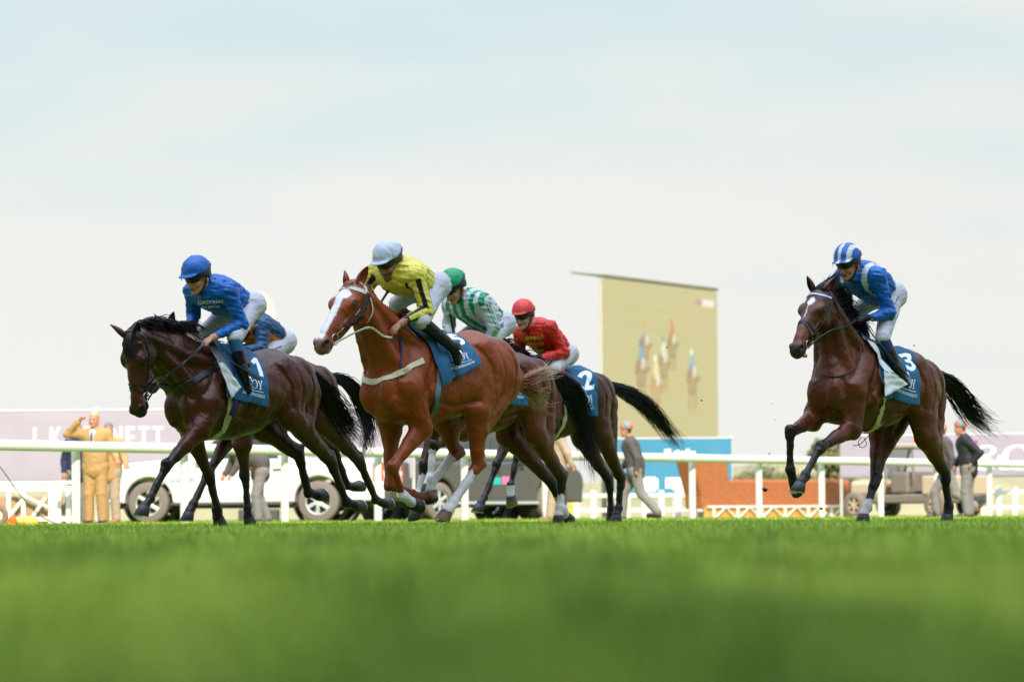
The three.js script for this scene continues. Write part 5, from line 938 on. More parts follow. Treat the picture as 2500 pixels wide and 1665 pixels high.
// ------------------------------------------------------------------ steeplechase fence
{
  const a = ground(1716, 98), b = ground(2070, 101), L = a.distanceTo(b), g = thing('steeplechase_fence', 'orange brown birch jump with a raised left wing and white braced base', 'jump');
  g.position.copy(a); g.rotation.y = Math.atan2(-(b.z - a.z), b.x - a.x);
  const map = noiseTexture(256, (x, y) => { const n = wrapNoise(x * 1, y, 40, 3) * 0.5 + noise.noise(x * 220, y * 9, 2) * 0.5, v = 0.5 + n * 1.1; return [lerp(0.54, 0.77, v), lerp(0.31, 0.47, v), lerp(0.17, 0.28, v)]; }, 1); map.repeat.set(1, 1);
  const birch = new THREE.MeshStandardMaterial({ map, roughness: 0.95 });
  const apron = new THREE.Shape([[0, 0.28], [L, 0.28], [L, 0.84], [0.75, 0.84], [0.72, 1.32], [-0.28, 1.32], [-0.02, 0.55]].map((p) => new THREE.Vector2(...p)));
  part('birch_apron', new THREE.ExtrudeGeometry(apron, { depth: 0.5, bevelEnabled: true, bevelSize: 0.05, bevelThickness: 0.05, bevelSegments: 2 }).translate(0, 0, -0.5), birch, g);
  const R = rng(31), st = []; for (let i = 0; i < 420; i++) { const x = R() * L, w = x < 0.72; st.push(rod([x, (w ? 1.25 : 0.78), -0.05 - R() * 0.4], [x + (R() - 0.5) * 0.06, (w ? 1.38 : 0.90) + R() * 0.05, -0.05 - R() * 0.4], 0.006, 0.003, 3)); } part('birch_twigs', merged(st), mat(rgb(0.42, 0.18, 0.07), 0.95), g).userData.kind = 'stuff';
  part('kick_board', rbox(L, 0.26, 0.04, 0.01, L / 2, 0.14, 0.05), mat(rgb(0.72, 0.38, 0.10), 0.7), g);
  part('base_rail', rbox(L, 0.05, 0.05, 0.01, L / 2, 0.28, 0.16), PLASTIC, g);
  for (let x = 0.2; x < L; x += 0.75) { part('upright', rbox(0.07, 0.28, 0.05, 0.01, x, 0.14, 0.16), PLASTIC, g); part('brace', rod([x + 0.05, 0.03, 0.16], [x + 0.36, 0.26, 0.16], 0.022, 0.022, 6), PLASTIC, g); part('brace', rod([x + 0.70, 0.03, 0.16], [x + 0.39, 0.26, 0.16], 0.022, 0.022, 6), PLASTIC, g); }
}
// low white crowd fence below the blue board
for (const [ua, ub, za, label] of [[1400, 1716, 100, 'low white post fence in front of the blue sponsor board'], [2392, 2600, 96, 'low white post fence at the right edge below the ampersand banner']]) {
  const a = ground(ua, za), b = ground(ub, za + 1), L = a.distanceTo(b), g = thing('low_fence', label, 'fence', 'low white fences behind the rail'); g.position.copy(a); g.rotation.y = Math.atan2(-(b.z - a.z), b.x - a.x);
  for (const y of [0.22, 0.56]) part('rail', rbox(L, 0.09, 0.05, 0.01, L / 2, y, 0), PLASTIC, g);
  for (let x = 0.05; x < L; x += 0.42) part('post', rbox(0.13, 0.68, 0.07, 0.01, x, 0.34, 0.07), PLASTIC, g);
}
// white braced gate at the far left with wattle behind
{
  const a = ground(-140, 69), b = ground(181, 69), L = a.distanceTo(b), g = thing('field_gate', 'white braced gate backed by wattle at the far left', 'gate'); g.position.copy(a); g.rotation.y = Math.atan2(-(b.z - a.z), b.x - a.x);
  const px = (u) => (u + 140) / 321 * L;
  for (const [y, h] of [[0.685, 0.055], [0.585, 0.085], [0.10, 0.08]]) part('rail', rbox(L, h, 0.05, 0.012, L / 2, y, 0), PLASTIC, g);
  for (const u of [-110, -40, 20, 56, 166]) part('stile', rbox(0.075, 0.56, 0.06, 0.012, px(u), 0.30, 0.05), PLASTIC, g);
  part('gate_board', rbox(0.21, 0.56, 0.05, 0.012, px(133), 0.30, 0.06), PLASTIC, g);
  for (const [u0, v0, u1, v1] of [[20, 0.12, 56, 0.42], [30, 0.56, 120, 0.28], [78, 0.12, 112, 0.45], [-110, 0.12, -40, 0.5], [-40, 0.5, 20, 0.12]]) part('brace', rod([px(u0), v0, 0.10], [px(u1), v1, 0.10], 0.033, 0.033, 6), PLASTIC, g);
  const wat = mat(rgb(0.52, 0.38, 0.22), 0.95); for (let i = 0; i < 60; i++) part('wattle_stake', rod([i / 60 * L, 0.04, -0.08], [i / 60 * L + 0.01, 0.47, -0.08], 0.012, 0.010, 5), wat, g);
  part('wattle_panel', rbox(L, 0.44, 0.03, 0.01, L / 2, 0.25, -0.12), wat, g);
}
// ------------------------------------------------------------------ vehicles
function wheel(g, x, z, r, w, rimMat, side = 1) {
  const tyre = new THREE.LatheGeometry([[r * 0.62, -w / 2], [r * 0.9, -w / 2], [r, -w * 0.36], [r, w * 0.36], [r * 0.9, w / 2], [r * 0.62, w / 2]].map(([a, y]) => new THREE.Vector2(a, y)), 36).rotateX(Math.PI / 2).translate(x, r, z);
  const wh = new THREE.Group(); wh.name = 'wheel'; g.add(wh);
  part('tyre', tyre, MAT.tyre ??= mat(rgb(0.20, 0.165, 0.135), 0.9), wh);
  const list = [new THREE.CylinderGeometry(r * 0.63, r * 0.63, w * 0.3, 32, 1, true).rotateX(Math.PI / 2), new THREE.CylinderGeometry(r * 0.15, r * 0.15, w * 0.7, 16).rotateX(Math.PI / 2).translate(0, 0, side * w * 0.05), new THREE.TorusGeometry(r * 0.60, r * 0.045, 8, 32).translate(0, 0, side * w * 0.35)];
  for (let i = 0; i < 6; i++) list.push(rbox(r * 0.13, r * 0.56, w * 0.14, 0.012, 0, r * 0.34, side * w * 0.34).rotateZ(i * 1.0472), rbox(r * 0.05, r * 0.5, w * 0.1, 0.008, r * 0.09, r * 0.36, side * w * 0.33).rotateZ(i * 1.0472));
  part('rim', merged(list).translate(x, r, z), rimMat, wh); part('brake_disc', new THREE.CylinderGeometry(r * 0.5, r * 0.5, 0.02, 24).rotateX(Math.PI / 2).translate(x, r, z - side * w * 0.1), MAT.disc ??= mat(rgb(0.08, 0.08, 0.08), 0.6), wh);
}
MAT.disc = mat(rgb(0.07, 0.065, 0.06), 0.7); MAT.glass = mat(rgb(0.06, 0.075, 0.09), 0.06); MAT.alloy = new THREE.MeshStandardMaterial({ color: rgb(0.80, 0.80, 0.80), roughness: 0.35, metalness: 0.7 });
function pickup(label, origin, turn, paintMat, o = {}) { // X from nose (0) to tail, near side at +Z
  const g = thing('pickup_truck', label, 'truck'), W = 1.85, L = 5.3, wb = [0.92, 4.12], R = 0.385; g.position.copy(origin); g.rotation.y = turn;
  const sideShape = (top) => { const s = new THREE.Shape(); s.moveTo(0.06, 0.42); s.lineTo(0.02, 0.72); s.bezierCurveTo(0.0, 0.95, 0.15, 1.03, 0.45, 1.06); s.lineTo(1.45, 1.14); s.lineTo(L - 0.02, 1.12); s.lineTo(L, 0.46); s.lineTo(wb[1] + 0.52, 0.42); s.absarc(wb[1], R + 0.02, 0.50, 0.05, Math.PI - 0.05, false); s.lineTo(wb[0] + 0.52, 0.40); s.absarc(wb[0], R + 0.02, 0.50, 0.05, Math.PI - 0.05, false); s.closePath(); return s; };
  const ex = (s, d, z, b = 0.05) => new THREE.ExtrudeGeometry(s, { depth: d - 2 * b, bevelEnabled: true, bevelSize: b, bevelThickness: b, bevelSegments: 3, curveSegments: 20 }).translate(0, 0, z + b);
  const bodyG = ex(sideShape(), W, -W / 2, 0.05), body = part('body', bodyG, paintMat, g);
  const cab = new THREE.Shape([[1.50, 1.13], [2.18, 1.70], [2.45, 1.77], [3.30, 1.76], [3.42, 1.70], [3.52, 1.13]].map((p) => new THREE.Vector2(...p))); part('cab', ex(cab, W - 0.24, -W / 2 + 0.12, 0.06), paintMat, g);
  for (const s of [1, -1]) {
    const z = s * (W / 2 - 0.115); const win = (pts) => new THREE.ExtrudeGeometry(new THREE.Shape(pts.map((p) => new THREE.Vector2(...p))), { depth: 0.012, bevelEnabled: false }).translate(0, 0, z - (s < 0 ? 0.012 : 0));
    part('window', win([[1.78, 1.18], [2.24, 1.62], [2.58, 1.66], [2.58, 1.18]]), MAT.glass, g); part('window', win([[2.66, 1.18], [2.66, 1.66], [3.24, 1.65], [3.36, 1.18]]), MAT.glass, g);
    for (const x of wb) { const wa = new THREE.CylinderGeometry(0.49, 0.49, 0.5, 24, 1, true, -Math.PI / 2, Math.PI).rotateX(Math.PI / 2).rotateZ(0); part('wheel_arch', wa.translate(x, R + 0.02, s * (W / 2 - 0.30)), o.arch ?? MAT.disc, g); } for (const x of wb) wheel(g, x, s * (W / 2 - 0.10), R, 0.25, MAT.alloy, s);
    const d1 = part('door', rbox(1.02, 0.62, 0.02, 0.02, 2.14, 0.78, s * (W / 2 + 0.004)), paintMat, g); part('handle', rbox(0.17, 0.035, 0.03, 0.01, 2.48, 0.98, s * (W / 2 + 0.02)), MAT.disc, d1);
    const d2 = part('door', rbox(0.84, 0.62, 0.02, 0.02, 3.10, 0.78, s * (W / 2 + 0.004)), paintMat, g); part('handle', rbox(0.17, 0.035, 0.03, 0.01, 3.36, 0.98, s * (W / 2 + 0.02)), MAT.disc, d2);
    part('side_step', rbox(2.3, 0.06, 0.16, 0.02, 2.5, 0.36, s * (W / 2 - 0.02)), o.trim ?? MAT.disc, g);
    part('wing_mirror', rbox(0.10, 0.17, 0.20, 0.03, 1.92, 1.20, s * (W / 2 + 0.10)), o.mirror ?? MAT.disc, g);
    part('headlight', rbox(0.20, 0.16, 0.34, 0.04, 0.06, 0.90, s * (W / 2 - 0.24)), mat(rgb(0.75, 0.75, 0.72), 0.15), g);
    const tl = part('taillight', rbox(0.06, 0.36, 0.13, 0.02, L + 0.005, 0.92, s * (W / 2 - 0.07)), mat(rgb(0.62, 0.05, 0.015), 0.25), g); part('reversing_light', rbox(0.02, 0.08, 0.10, 0.01, L + 0.035, 0.90, s * (W / 2 - 0.07)), mat(rgb(0.8, 0.8, 0.78), 0.3), tl); part('side_lens', rbox(0.13, 0.34, 0.03, 0.012, L - 0.09, 0.92, s * (W / 2 + 0.004)), mat(rgb(0.66, 0.07, 0.015), 0.25), tl);
  }
  part('windscreen', (() => { const q = new THREE.PlaneGeometry(W - 0.42, 0.80); q.rotateY(-Math.PI / 2); q.rotateZ(-0.87); q.translate(1.83, 1.45, 0); return q; })(), MAT.glass, g);
  part('front_bumper', rbox(0.22, 0.28, W - 0.06, 0.06, 0.03, 0.52, 0), o.bumper ?? paintMat, g); part('rear_bumper', rbox(0.20, 0.17, W - 0.1, 0.04, L + 0.06, 0.50, 0), o.rear ?? MAT.alloy, g);
  part('tailgate', rbox(0.03, 0.56, W - 0.30, 0.02, L + 0.01, 0.82, 0), paintMat, g); part('number_plate', rbox(0.012, 0.11, 0.52, 0.004, L + 0.17, 0.52, 0), mat(rgb(0.75, 0.52, 0.04), 0.5), g);
  part('chassis', rbox(L - 0.5, 0.16, W - 0.5, 0.02, L / 2, 0.36, 0), MAT.disc, g);
  if (o.print) part('door_print', new THREE.PlaneGeometry(o.print.w, o.print.h).translate(o.print.x, o.print.y, W / 2 + 0.020), new THREE.MeshStandardMaterial({ map: o.print.tex, transparent: true, alphaTest: 0.35, roughness: 0.5 }), g);
  return g;
}
{
  const a = ground(262, 79.4), b = ground(905, 78.6);
  pickup('white pickup truck parked behind the rail, its red tail light showing', a.clone().add(new THREE.Vector3(0, 0, -0.9)), Math.atan2(-(b.z - a.z), b.x - a.x), mat(rgb(0.78, 0.77, 0.74), 0.35, { clearcoat: 0.5 }), { print: { x: 1.58, y: 0.80, w: 0.62, h: 0.16, tex: canvasTexture(512, 128, (c) => { c.clearRect(0, 0, 512, 128); c.font = 'bold 92px sans-serif'; c.textBaseline = 'middle'; c.fillStyle = '#9aa0a2'; c.fillText('race', 20, 64); c.fillStyle = '#c8443a'; c.fillText('Tech', 222, 64); }) }, rear: MAT.disc });
  const c = ground(1345, 87), d = ground(985, 84);
  const dk = pickup('dark grey pickup truck behind the legs of the chestnut group', c.clone().add(new THREE.Vector3(0, 0, -1.2)), Math.atan2(-(d.z - c.z), d.x - c.x), mat(rgb(0.085, 0.080, 0.070), 0.3, { clearcoat: 0.6 }), { bumper: MAT.alloy, rear: MAT.alloy, trim: MAT.alloy });
dk.updateMatrixWorld(true); const near = new THREE.Vector3(0, 0, 1).transformDirection(dk.matrixWorld).z > 0 ? 1 : -1;
  part('teal_sticker', rbox(0.21, 0.14, 0.006, 0.002, 2.52, 0.80, near * 0.945), mat(rgb(0.02, 0.45, 0.42), 0.5), dk, 'teal sticker on the side'); part('pink_sticker', rbox(0.21, 0.16, 0.006, 0.002, 2.28, 0.81, near * 0.945), mat(rgb(0.72, 0.18, 0.36), 0.5), dk, 'pink sticker on the side');
}
{ // utility cart
  const a = ground(2068, 97), b = ground(2340, 95), g = thing('utility_cart', 'sandy brown utility cart with a canopy and orange beacon', 'utility vehicle'); g.position.copy(a); g.rotation.y = Math.atan2(-(b.z - a.z), b.x - a.x); const L = a.distanceTo(b);
  const tan = mat(rgb(0.52, 0.40, 0.28), 0.6), dk = mat(rgb(0.20, 0.16, 0.13), 0.6), gl = mat(rgb(0.55, 0.58, 0.60), 0.1, { transmission: 0.7, thickness: 0 });
  part('chassis', rbox(L, 0.20, 1.2, 0.05, L / 2, 0.42, -0.6), dk, g); part('bonnet', rbox(0.72, 0.36, 1.2, 0.12, 0.42, 0.66, -0.6), tan, g); part('seat', rbox(0.5, 0.5, 1.1, 0.08, 1.42, 0.78, -0.6), dk, g); part('cargo_bed', rbox(0.95, 0.42, 1.25, 0.04, L - 0.48, 0.72, -0.6), tan, g); part('canopy', rbox(1.25, 0.12, 1.3, 0.05, 1.35, 1.60, -0.6), mat(rgb(0.42, 0.36, 0.31), 0.6), g);
  for (const z of [-0.02, -1.18]) { part('front_pillar', rod([0.72, 0.84, z], [0.92, 1.56, z], 0.03), dk, g); part('rear_pillar', rod([1.86, 0.84, z], [1.80, 1.56, z], 0.03), dk, g); part('headlight', ball(0.085, 0.10, 0.72, z + (z < -0.5 ? 0.18 : -0.16)), mat(rgb(0.8, 0.8, 0.75), 0.2), g); }
  part('windscreen', (() => { const q = new THREE.PlaneGeometry(1.1, 0.7); q.rotateY(-Math.PI / 2); q.rotateZ(-0.27); q.translate(0.83, 1.20, -0.6); return q; })(), gl, g); part('steering_wheel', tube(circle([1.06, 1.02, -0.35], [0.5, 0.86, 0], [0, 0, 1], 0.16), 0.016, 24, 6, true), dk, g);
  part('beacon', moved(new THREE.CylinderGeometry(0.06, 0.075, 0.16, 12), 1.72, 1.75, -0.3), mat(rgb(0.85, 0.30, 0.03), 0.25), g);
  for (const x of [0.28, L - 0.55]) for (const z of [0.02, -1.22]) wheel(g, x, z, 0.29, 0.24, tan, z > -0.5 ? 1 : -1);
}
{ // satellite dish on a mast
  const p = ground(632, 98), g = thing('satellite_dish', 'sunlit white satellite dish showing behind the blue rider', 'satellite dish'); g.position.copy(p);
  const pr = []; for (let i = 0; i <= 12; i++) { const r = i / 12 * 0.62; pr.push(new THREE.Vector2(r, r * r * 0.42)); } pr.push(new THREE.Vector2(0.64, 0.165), new THREE.Vector2(0.62, 0.14)); const d = new THREE.LatheGeometry(pr, 40); d.rotateX(1.25); d.rotateZ(0.25); d.scale(0.62, 1, 1); d.translate(0.02, 4.58, 0.2);
  part('reflector', d, mat(rgb(0.62, 0.60, 0.50), 0.5), g); part('mast', rod([0, 0, 0], [0, 4.5, 0], 0.07, 0.05), MAT.alloy, g); part('feed_arm', rod([0.02, 4.3, 0.2], [0.10, 4.75, 0.75], 0.02), MAT.alloy, g); part('base', rbox(0.9, 0.3, 0.9, 0.05, 0, 0.15, 0), MAT.disc, g);
}

// ------------------------------------------------------------------ people on foot
// joints are given as pixels with a sideways offset l, in a frame that faces psi degrees (0 = walking left, 90 = towards the viewer)
function figure(sp) {
  const f = makeFrame(sp.Z, sp.u, sp.psi ?? 0), o = thing('person', sp.label, 'person', sp.group); o.position.copy(f.O); o.rotation.y = f.turn;
  const k = sp.s ?? 1, J = {}, cell = sp.cell ?? 0.011;
  // a standing figure in metres, then moved joint by joint
  const D = { hip: [0, 0.92, 0], chest: [0.02, 1.38, 0], head: [0.05, 1.66, 0], shN: [0.02, 1.42, 0.185], shO: [0.02, 1.42, -0.185], elN: [-0.02, 1.13, 0.25], elO: [-0.02, 1.13, -0.25], haN: [0.08, 0.88, 0.25], haO: [0.08, 0.88, -0.25], knN: [0.03, 0.49, 0.10], knO: [0.03, 0.49, -0.10], anN: [-0.01, 0.08, 0.11], anO: [-0.01, 0.08, -0.11], ...sp.pose };
  for (const n of Object.keys(D)) J[n] = [D[n][0] * k, D[n][1] * k, -D[n][2] * k];
  const toe = (a, up = 0) => add(a, [0.17 * k, -0.045 * k + up, 0]);
  const H = headFrame(J.head, sp.yaw ?? 0, sp.pitch ?? 5, 0, k), hipN = add(J.hip, [0, 0, -0.09 * k]), hipO = add(J.hip, [0, 0, 0.09 * k]);
  const B = new Field(); headBones(B, H); B.bone(H.P(-0.02, -0.06, 0), add(J.chest, [0, 0.08, 0]), 0.056 * k, 0.062 * k, 0.03); B.bone(J.hip, J.chest, 0.11 * k, 0.13 * k, 0.05, 0.8); B.bone(J.shN, J.shO, 0.062 * k, 0.062 * k, 0.05);
  for (const s of ['N', 'O']) { B.bone(J['sh' + s], J['el' + s], 0.05 * k, 0.04 * k, 0.03); const wr = mid(J['el' + s], J['ha' + s], 0.78); B.bone(J['el' + s], wr, 0.04 * k, 0.028 * k, 0.02); fistBones(B, wr, J['ha' + s]); B.bone(s === 'N' ? hipN : hipO, J['kn' + s], 0.085, 0.055, 0.04); B.bone(J['kn' + s], J['an' + s], 0.05, 0.035, 0.03); B.bone(J['an' + s], toe(J['an' + s]), 0.035, 0.028, 0.02); }
  const fc = faceColor(H, sp.hair ?? [0.05, 0.04, 0.03]); part('body', paint(B.skin(cell), (x, y, z) => fc(x, y, z, sp.skin ?? SKIN)), MAT.skin, o);
  const fold = (a) => (x, y, z) => -(1 - Math.abs(noise.noise(x * 9, y * 12, z * 9)) * 2) * a;
  const Jk = new Field(); Jk.bone(add(J.hip, [0, sp.hem ?? -0.06, 0]), add(J.hip, [0, 0.15, 0]), 0.16 * k, 0.15 * k, 0.05, 0.82); Jk.bone(add(J.hip, [0, 0.12, 0]), add(J.chest, [0, -0.03, 0]), 0.15 * k, 0.165 * k, 0.06, 0.78); Jk.bone(J.shN, J.shO, 0.085 * k, 0.085 * k, 0.06); Jk.bone(J.chest, add(J.chest, [0.01, 0.11, 0]), 0.10 * k, 0.066 * k, 0.04);
  for (const s of ['N', 'O']) { Jk.bone(J['sh' + s], J['el' + s], 0.072 * k, 0.060 * k, 0.04); Jk.bone(J['el' + s], mid(J['el' + s], J['ha' + s], 0.76), 0.060 * k, 0.047 * k, 0.02); }
  Jk.warp = fold(0.0055); const jk = part('jacket', Jk.skin(cell), sp.jacket, o);
  if (sp.shirt) { const S = new Field(); S.bone(add(J.chest, [0.115, 0.06, 0]), add(J.chest, [0.145, -0.16, 0]), 0.055, 0.035, 0.02); part('shirt', S.skin(cell), mat(rgb(0.75, 0.74, 0.72), 0.7), o); const T = new Field(); T.bone(add(J.chest, [0.165, 0.06, 0]), add(J.chest, [0.178, -0.16, 0]), 0.016, 0.024, 0.02); part('tie', T.skin(cell), mat(rgb(0.02, 0.07, 0.16), 0.5), o); }
  const Tr = new Field(); Tr.bone(hipN, hipO, 0.125 * k, 0.125 * k, 0.05); for (const s of ['N', 'O']) { Tr.bone(s === 'N' ? hipN : hipO, J['kn' + s], 0.112 * k, 0.082 * k, 0.04); Tr.bone(J['kn' + s], add(J['an' + s], [0, 0.03, 0]), 0.082 * k, 0.074 * k, 0.02); }
  Tr.warp = fold(0.005); part('trousers', Tr.skin(cell), sp.trousers, o);
  for (const s of ['N', 'O']) { const S = new Field(), a = J['an' + s]; S.bone(add(a, [-0.03, -0.035, 0]), toe(a, sp.toeUp?.[s] ?? 0), 0.046 * k, 0.040 * k, 0.03); part('shoe', S.skin(cell * 0.9), sp.shoes ?? MAT.blackLeather, o); }
  if (sp.cap) { const C = new Field(), b = (c, r, kk = 0.01) => C.blob(H.P(...c), mul(r, k), kk, 1, H.x, H.y, H.z); b([-0.005, 0.045, 0], [0.116, 0.098, 0.098]); if (sp.brim) b([0.0, 0.02, 0], [0.17, 0.012, 0.15], 0.02); const cg = C.skin(cell * 0.8, (x, y, z) => { const q = H.inv([x, y, z]); return (0.0 - q[1]) * k; }); paint(cg, (x, y, z) => sp.cap(H.inv([x, y, z]))); part('cap', cg, MAT.cap, o); }
  return { o, J, H };
}
const TAN = mat(rgb(0.46, 0.27, 0.105), 0.85), GREYTR = mat(rgb(0.22, 0.20, 0.19), 0.85), BLACKJ = mat(rgb(0.012, 0.013, 0.017), 0.7), GREYJ = mat(rgb(0.085, 0.07, 0.066), 0.8), NAVYJ = mat(rgb(0.02, 0.024, 0.06), 0.8), BEIGE = mat(rgb(0.42, 0.31, 0.22), 0.85), BROWNSHOE = mat(rgb(0.28, 0.11, 0.035), 0.5);
figure({ label: 'person in a tan suit shading the eyes with one raised hand', Z: 67, u: 232, psi: 78, cell: 0.010, s: 1.0, jacket: TAN, trousers: TAN, shirt: true, shoes: BLACKJ, hair: [0.55, 0.36, 0.2], pitch: -6, yaw: -8, pose: { elO: [0.12, 1.42, -0.42], haO: [0.22, 1.66, -0.16], elN: [0.02, 1.16, 0.30], haN: [0.14, 1.0, 0.40] } });
figure({ label: 'person in a tan jacket behind the one shading the eyes', Z: 70, u: 268, psi: 70, s: 0.94, jacket: TAN, trousers: BEIGE, shoes: BROWNSHOE, hair: [0.2, 0.18, 0.16], pose: { elN: [0.1, 1.15, 0.32], haN: [0.25, 1.02, 0.42] } });
figure({ label: 'person in a navy jacket half hidden beside the tan suits', Z: 71, u: 190, psi: 95, s: 0.94, jacket: NAVYJ, trousers: GREYTR, hair: [0.3, 0.2, 0.12] });
figure({ label: 'person in grey trousers and dark jacket stooping by the white truck', Z: 71, u: 628, psi: 20, s: 0.97, jacket: GREYJ, trousers: GREYTR, pose: { hip: [-0.05, 0.90, 0], chest: [0.30, 1.22, 0], head: [0.50, 1.40, 0], shN: [0.34, 1.24, 0.18], shO: [0.34, 1.24, -0.18], elN: [0.42, 0.98, 0.22], elO: [0.42, 0.98, -0.22], haN: [0.55, 0.80, 0.2], haO: [0.55, 0.80, -0.2], knN: [0.06, 0.48, 0.1], anN: [0.02, 0.08, 0.1], knO: [-0.05, 0.48, -0.1], anO: [-0.2, 0.08, -0.1] } });
const cap2 = (q) => Math.hypot((q[0] + 0.01) * 1.1, (q[1] - 0.07) * 1.2) < 0.055 ? [0.02, 0.30, 0.36] : Math.abs(Math.sin(q[0] * 60 + q[1] * 50)) < 0.3 ? [0.6, 0.5, 0.48] : [0.58, 0.07, 0.03];
figure({ label: 'person in a brown grey jacket and teal and orange cap striding by the blue board', Z: 77, u: 1553, psi: -8, s: 1.0, jacket: GREYJ, trousers: GREYTR, cap: cap2, yaw: 0, pitch: 4, toeUp: { N: 0.01 }, pose: { hip: [0.0, 0.90, 0], chest: [0.09, 1.36, 0], head: [0.16, 1.64, 0], shN: [0.08, 1.40, 0.17], shO: [0.10, 1.40, -0.17], elN: [-0.06, 1.12, 0.24], haN: [-0.04, 0.86, 0.24], elO: [0.15, 1.12, -0.24], haO: [0.28, 0.92, -0.22], knN: [-0.10, 0.50, 0.1], anN: [-0.40, 0.13, 0.1], knO: [0.22, 0.50, -0.1], anO: [0.25, 0.08, -0.1] } });
const R1 = figure({ label: 'person in a black jacket and red and teal cap walking behind the lone horse', Z: 77, u: 2368, psi: -12, s: 1.0, jacket: BLACKJ, trousers: GREYTR, cap: cap2, yaw: 8, pitch: 4, shoes: BLACKJ, pose: { hip: [0.0, 0.90, 0], chest: [0.07, 1.36, 0], head: [0.14, 1.64, 0], shN: [0.04, 1.41, 0.18], shO: [0.10, 1.40, -0.17], elN: [-0.24, 1.17, 0.26], haN: [-0.06, 0.96, 0.24], elO: [0.16, 1.12, -0.24], haO: [0.28, 0.92, -0.22], knN: [0.06, 0.48, 0.1], anN: [0.02, 0.08, 0.1], knO: [0.02, 0.50, -0.1], anO: [0.0, 0.08, -0.1] } });
figure({ label: 'person in grey trousers and brown shoes striding beside the black jacketed walker', Z: 79.5, u: 2322, psi: -5, s: 1.0, jacket: GREYJ, trousers: GREYTR, cap: cap2, shoes: BROWNSHOE, pose: { hip: [0.05, 0.90, 0], chest: [0.10, 1.36, 0], head: [0.16, 1.63, 0], shN: [0.08, 1.40, 0.17], shO: [0.10, 1.40, -0.17], elN: [-0.04, 1.12, 0.24], haN: [0.02, 0.88, 0.24], elO: [0.15, 1.12, -0.24], haO: [0.28, 0.92, -0.22], knO: [0.28, 0.50, -0.1], anO: [0.26, 0.08, -0.1], knN: [-0.10, 0.46, 0.1], anN: [-0.45, 0.20, 0.1] } });
figure({ label: 'person in a beige suit walking behind the tail of the striped rider\'s horse', Z: 74, u: 1362, psi: 15, s: 1.02, jacket: BEIGE, trousers: BEIGE, shoes: BROWNSHOE, pose: { elN: [-0.10, 1.15, 0.26], haN: [-0.20, 0.90, 0.26], knN: [0.12, 0.5, 0.1], anN: [0.16, 0.08, 0.1], knO: [-0.02, 0.5, -0.1], anO: [-0.1, 0.08, -0.1] } });
figure({ label: 'small far off figure in green top and yellow trousers', Z: 128, u: 1404, psi: 60, s: 0.9, cell: 0.014, jacket: mat(rgb(0.10, 0.40, 0.22), 0.7), trousers: mat(rgb(0.75, 0.60, 0.04), 0.7) });
{ R1.o.updateMatrixWorld(true); const p = at(2376, 1082, 76.75); for (const [n, c, dx, dy] of [['teal_logo', rgb(0.02, 0.42, 0.36), -0.03, -0.01], ['magenta_logo', rgb(0.42, 0.04, 0.25), 0.05, 0.02]]) { const m = new THREE.Mesh(rbox(0.09, 0.06, 0.008, 0.003), mat(c, 0.6)); m.name = n; m.castShadow = m.receiveShadow = true; m.position.set(p.x + dx, p.y + dy, p.z); scene.add(m); R1.o.attach(m); } }

// ------------------------------------------------------------------ odds and ends
{ // trees and hedge far behind
  const leafM = [rgb(0.16, 0.17, 0.05), rgb(0.20, 0.19, 0.06), rgb(0.12, 0.14, 0.045)].map((c) => mat(c, 0.8, { transmission: 0.3, thickness: 0 })), bark = mat(rgb(0.08, 0.06, 0.045), 0.9);
  function tree(label, u, Z, h, r, seed, kind = 'tree') {
    const R = rng(seed), g = thing(kind === 'tree' ? 'tree' : 'hedge', label, kind, kind === 'tree' ? 'far trees' : undefined); g.position.copy(ground(u, Z));
    const limbs = [rod([0, 0, 0], [0, h * 0.5, 0], h * 0.028, h * 0.018, 8)]; for (let i = 0; i < 6; i++) { const a = R() * 6.28, y = h * (0.25 + 0.3 * R()); limbs.push(rod([0, y, 0], [Math.cos(a) * r * 0.6, y + h * 0.25, Math.sin(a) * r * 0.6], h * 0.012, h * 0.005, 6)); }
    part('trunk', merged(limbs), bark, g); const pos = [], idx = [];
    const lobes = []; for (let i = 0; i < 12; i++) lobes.push([(R() - 0.5) * 1.5 * r, h * (0.35 + 0.55 * R()), (R() - 0.5) * 1.5 * r, r * (0.3 + 0.3 * R())]);
    for (let i = 0; i < 2600; i++) { const L = lobes[Math.floor(R() * 12)], a = R() * 6.28, b = Math.acos(2 * R() - 1), q = L[3] * Math.pow(R(), 0.35), x = L[0] + q * Math.sin(b) * Math.cos(a), y = Math.max(0.05 * h, L[1] + q * Math.cos(b) * 0.8), z = L[2] + q * Math.sin(b) * Math.sin(a), s = h * 0.028 * (0.6 + R()), e1 = unit([R() - 0.5, R() - 0.5, R() - 0.5]), e2 = unit(cross(e1, [R(), R(), R()])), o = pos.length / 3; pos.push(x, y, z, ...add([x, y, z], add(mul(e1, s), mul(e2, s * 0.6))), ...add([x, y, z], mul(e1, s * 2)), ...add([x, y, z], add(mul(e1, s), mul(e2, -s * 0.6)))); idx.push(o, o + 1, o + 2, o, o + 2, o + 3); }
    const ge = new THREE.BufferGeometry(); ge.setAttribute('position', new THREE.Float32BufferAttribute(pos, 3)); ge.setIndex(idx); ge.computeVertexNormals(); part('crown', ge, leafM[seed % 3], g);
  }
  tree('round yellowing tree left of the right hand banner', 2028, 150, 3.1, 0.9, 4);
  for (let i = 0; i < 5; i++) tree(['low olive bush directly above the birch jump wing', 'low bush above the left part of the birch jump', 'low bush above the middle of the birch jump', 'low bush above the right part of the birch jump', 'low bush beside the yellowing tree'][i], 1800 + i * 48, 170 + i * 3, 1.7 + (i % 2) * 0.25, 1.2, 10 + i);
}
